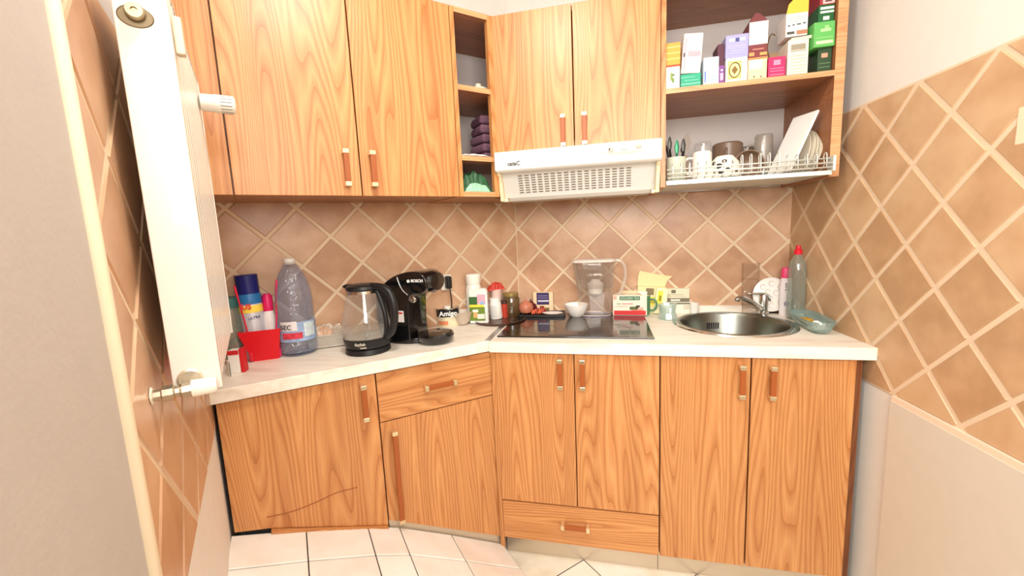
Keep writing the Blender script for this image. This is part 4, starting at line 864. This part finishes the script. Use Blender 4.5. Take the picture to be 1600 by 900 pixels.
lathe('filter_cartridge', [(0, hp * .36), (.022, hp * .365), (.032, hp * .40), (.036, hp * .52), (.038, hp * .56), (.026, hp * .60), (.018, hp * .64), (0, hp * .65)], P((240, 232, 224), .5), pt, cx=-.0)
tube('handle', smoothpts([(.086, 0, hp * .97), (.115, 0, hp * .95), (.132, 0, hp * .82), (.130, 0, hp * .62), (.112, 0, hp * .42), (.092, 0, hp * .26), (.084, 0, hp * .2)], 5), .008, clear((228, 214, 198), .35, .5), pt, seg=10)
tube('base_rim', [(-.004 + .069 * math.cos(a) * (abs(math.cos(a)) ** 4 + abs(math.sin(a)) ** 4) ** -.25, .043 * math.sin(a) * (abs(math.cos(a)) ** 4 + abs(math.sin(a)) ** 4) ** -.25, .003) for a in [2 * PI * i / 32 for i in range(32)]], .0022, P((190, 180, 190), .2), pt, closed=True)
# fruit tea box
p0_ = flat(push(PZ(984, 495), 0)); p0_.z = HZ
t = carton('tea_box', 'large white and red fruit tea box standing on the hob corner', 'box', p0_, .148, .06, .092, rz=-.03, mat=P((242, 226, 206), .5), lid=False, prints=[(.2, .76, .80, .95, (54, 104, 66)), (.03, .02, .97, .24, (206, 52, 52)), (.55, .24, .9, .3, (226, 140, 110)), (.5, .28, .74, .44, (94, 104, 60)), (.68, .36, .8, .5, (50, 44, 30)), (.76, .3, .9, .42, (236, 180, 160)), (.12, .56, .24, .60, (120, 150, 110)), (.27, .56, .6, .60, (220, 130, 130)), (.05, .45, .45, .465, (200, 150, 140)), (.02, .8, .12, .98, (226, 170, 150))],
     texts=[('GOLDEN TEA', .5, .855, .0135, (226, 240, 222))])
box('green_side', (.0742, .0748, .002, .058, .0, .092), P((60, 140, 90), .5), t)
prism('flap', [(-.06, .0925), (.06, .0925), (.05, .104), (-.03, .106)], .055, .058, P((220, 200, 160), .6), t); prism('side_flap', [(.055, .0925), (.074, .0925), (.076, .108), (.030, .112)], .0, .0015, P((240, 232, 214), .5), t)
mug('mug', 'green and white mug behind the fruit tea box', 'mug', flat(PA(1004, 476, -.055)), .034, .088, P((86, 140, 104), .3), hdir=-.2)
# yellow open carton, grey carton stack
p0_ = flat(PA(1016, 476, -.045)); 
t = carton('carton', 'open cream carton with yellow front and raised cardboard flap', 'box', p0_, .125, .035, .125, rz=.0, rot=(0, .06, 0), mat=P((238, 222, 168), .5), lid=False, prints=[(.0, .30, .85, .62, (240, 216, 86)), (.1, .5, .75, .52, (140, 120, 40)), (.3, .42, .8, .44, (140, 120, 40)), (.3, .7, .58, .95, (130, 112, 80))])
prism('raised_flap', [(-.062, .125), (.062, .125), (.068, .15), (.09, .175), (.03, .180), (-.055, .195), (-.062, .17)], .030, .032, P((234, 214, 160), .55), t)
p0_ = PA(1033, 465, -.062)
t = carton('box', 'small yellow and white box leaning on the cream carton', 'box', p0_ - Vector((0, 0, .0)), .05, .012, .085, rot=(0, .12, 0), mat=P((246, 238, 190), .5), lid=False, prints=[(.15, .1, .6, .85, (242, 220, 70)), (.3, .3, .5, .6, (150, 140, 40))])
t.location = flat(p0_); t.location.z = CT + .036
t.location.x -= .004
box('stand_strip', (-.024, .024, .0, .012, -.034, 0), P((240, 230, 190), .5), t)
p0_ = flat(PA(1053, 488, -.035)); 
t1_ = carton('box', 'low white carton with open mesh top under the grey lid box', 'box', flat(PZ(1053, 489)), .146, .08, .05, mat=P((236, 230, 210), .5), lid=False, prints=[(.02, .82, .98, .94, (90, 84, 70)), (.78, .3, .95, .75, (206, 198, 176)), (.02, .5, .3, .55, (200, 196, 180))])
loc2 = t1_.location + Vector((0, .008, .0507))
t2_ = carton('box', 'grey and white carton with raised grey lid stacked beside the yellow carton', 'box', loc2, .136, .065, .062, mat=P((226, 218, 190), .5), lid=False, prints=[(.0, .0, 1, .28, (120, 112, 94)), (.1, .04, .3, .2, (230, 226, 210)), (.4, .06, .7, .2, (230, 226, 210)), (.42, .66, .56, .9, (110, 106, 84)), (.2, .52, .8, .56, (176, 168, 140)), (.1, .4, .9, .43, (190, 182, 156))])
prism('raised_lid', [(-.068, .062), (.068, .062), (.060, .098), (-.060, .1)], .060, .063, P((168, 150, 124), .6), t2_)
mug('cup', 'small white cup at the right of the low white carton', 'cup', flat(PA(1085, 482, -.045)), .019, .048, P((240, 236, 226), .3), handle_=False)
# tumbler
t = thing('glass', 'pale aqua pressed glass tumbler left of the sink', 'glass', flat(push(PZ(1043, 501), .034)))
lathe('glass_body', [(0, .003), (.038, 0), (.041, .006), (.033, .03), (.036, .055), (.040, .066), (.037, .066), (.030, .03), (.034, .010), (0, .008)], clear((206, 228, 220), .22, .5), t, seg=10, smooth=False)
# tall clear holder, egg plate, bottles
t = thing('utensil_holder', 'tall clear plastic holder against the tiles behind the sink', 'holder', flat(PA(1172, 485, -.03)), 0)
hh_ = PA(1172, 411, -.03).z - CT
link('holder_shell', *join(bx(-.032, .032, 0, .0015, 0, hh_), bx(-.032, -.0305, 0, .018, 0, hh_), bx(.0305, .032, 0, .018, 0, hh_), bx(-.032, .032, 0, .018, 0, .002), bx(-.032, .032, .0, .018, hh_ * .68, hh_ * .69)), clear((226, 204, 180), .10, .5), t)
t = thing('egg_plate', 'round white egg plate with dimples leaning behind the tap', 'plate', flat(PA(1205, 490, -.055)) + Vector((0, 0, .007)), rot=(-.12, 0, 0))
lathe('plate_body', [(.073, .001), (.074, .004), (.071, .006), (0, .006)], P((236, 230, 222), .35), t, seg=48, loc=(0, 0, .078), rot=(PI / 2, 0, 0))
for k in range(11):
    a, rr = (2 * PI * k / 8, .048) if k < 8 else (2 * PI * (k - 8) / 3 + .4, .019)
    lathe('dimple', [(.0125, 0), (.0118, .0016), (.0095, .0006), (.006, -.0006), (0, -.0012)], P((224, 214, 204), .35), t, seg=20, loc=(rr * math.cos(a), -.0062, .078 + rr * math.sin(a)), rot=(PI / 2, 0, 0), caps=False)
t = thing('dish_soap_bottle', 'narrow white bottle with pink cap right of the tap', 'bottle', flat(PZ(1228, 493)) + Vector((0, .012, .0)))
h_ = .205; lathe('bottle_body', [(0, 0), (.021, 0), (.023, .006), (.023, h_ * .55), (.020, h_ * .78)], P((232, 222, 222), .35), t, sy=.7); lathe('cap', [(.020, h_ * .78), (.0195, h_ * .97), (.015, h_), (0, h_)], P((228, 64, 110), .35), t, sy=.7)
text('LIFE', .020, P((40, 40, 44), .5), t, (-.002, -.0165, h_ * .6), rot=(PI / 2, PI / 2, 0), depth=.0006); lathe('flower_print', [(.012, 0), (0, .001)], P((150, 140, 160), .5), t, seg=8, loc=(0, -.0158, h_ * .25), rot=(PI / 2, 0, 0))
t = thing('dish_soap_bottle', 'tall clear bottle with red cap in the back right corner', 'bottle', (1.186, -.150, CT)); t.scale = (.88, .88, 1)
h_ = .30; lathe('bottle_body', [(0, 0), (.034, 0), (.037, .008), (.037, h_ * .35), (.035, h_ * .5), (.036, h_ * .66), (.030, h_ * .78), (.016, h_ * .86), (.014, h_ * .89)], clear((170, 184, 172), .18, .5), t); lathe('cap', [(.016, h_ * .88), (.0165, h_ * .94), (.010, h_ * .955), (.010, h_ * .985), (.008, h_), (0, h_)], P((222, 26, 48), .35), t)
# clear tray in corner with sponge
t = thing('soap_dish', 'clear aqua plastic tray wedged in the corner beside the sink', 'tray', (1.175, -.31, CT + .006), -.06)
v_, f_ = loft([(0, .028, .10, 0), (0, .032, .11, .004), (0, .046, .125, .04)]); f_.append(tuple(reversed(range(24)))); link('tray_shell', v_, f_, clear((160, 190, 184), .2, .5), t, smooth=True, solid=.002)
t = thing('sponge', 'small yellow sponge in the clear aqua corner tray', 'sponge', (1.172, -.27, CT + .011), .4); box('sponge_body', (-.016, .016, -.022, .022, 0, .018), P((196, 150, 40), .9, bump=1, bscale=300), t, bevel=.004)
t = thing('paper_towel', 'crumpled white paper towel at the front of the corner tray', 'paper towel', (1.172, -.365, CT + .012), .3); link('paper', *crumple(8, 6, .05, .05, .022, .006, seed=31), P((238, 234, 228), .8), t, solid=.001)
# wall socket at right edge
rs = KC + CD * .955; t = thing('wall_switch', 'beige wall socket at the right edge of the sand tiles', 'switch', flat(rs + NC * .0065, 1.49), math.atan2(-CD.y, -CD.x))
box('plate', (-.04, .04, -.012, 0, -.04, .04), P((232, 214, 184), .4), t, bevel=.004)
bpy.context.view_layer.update()
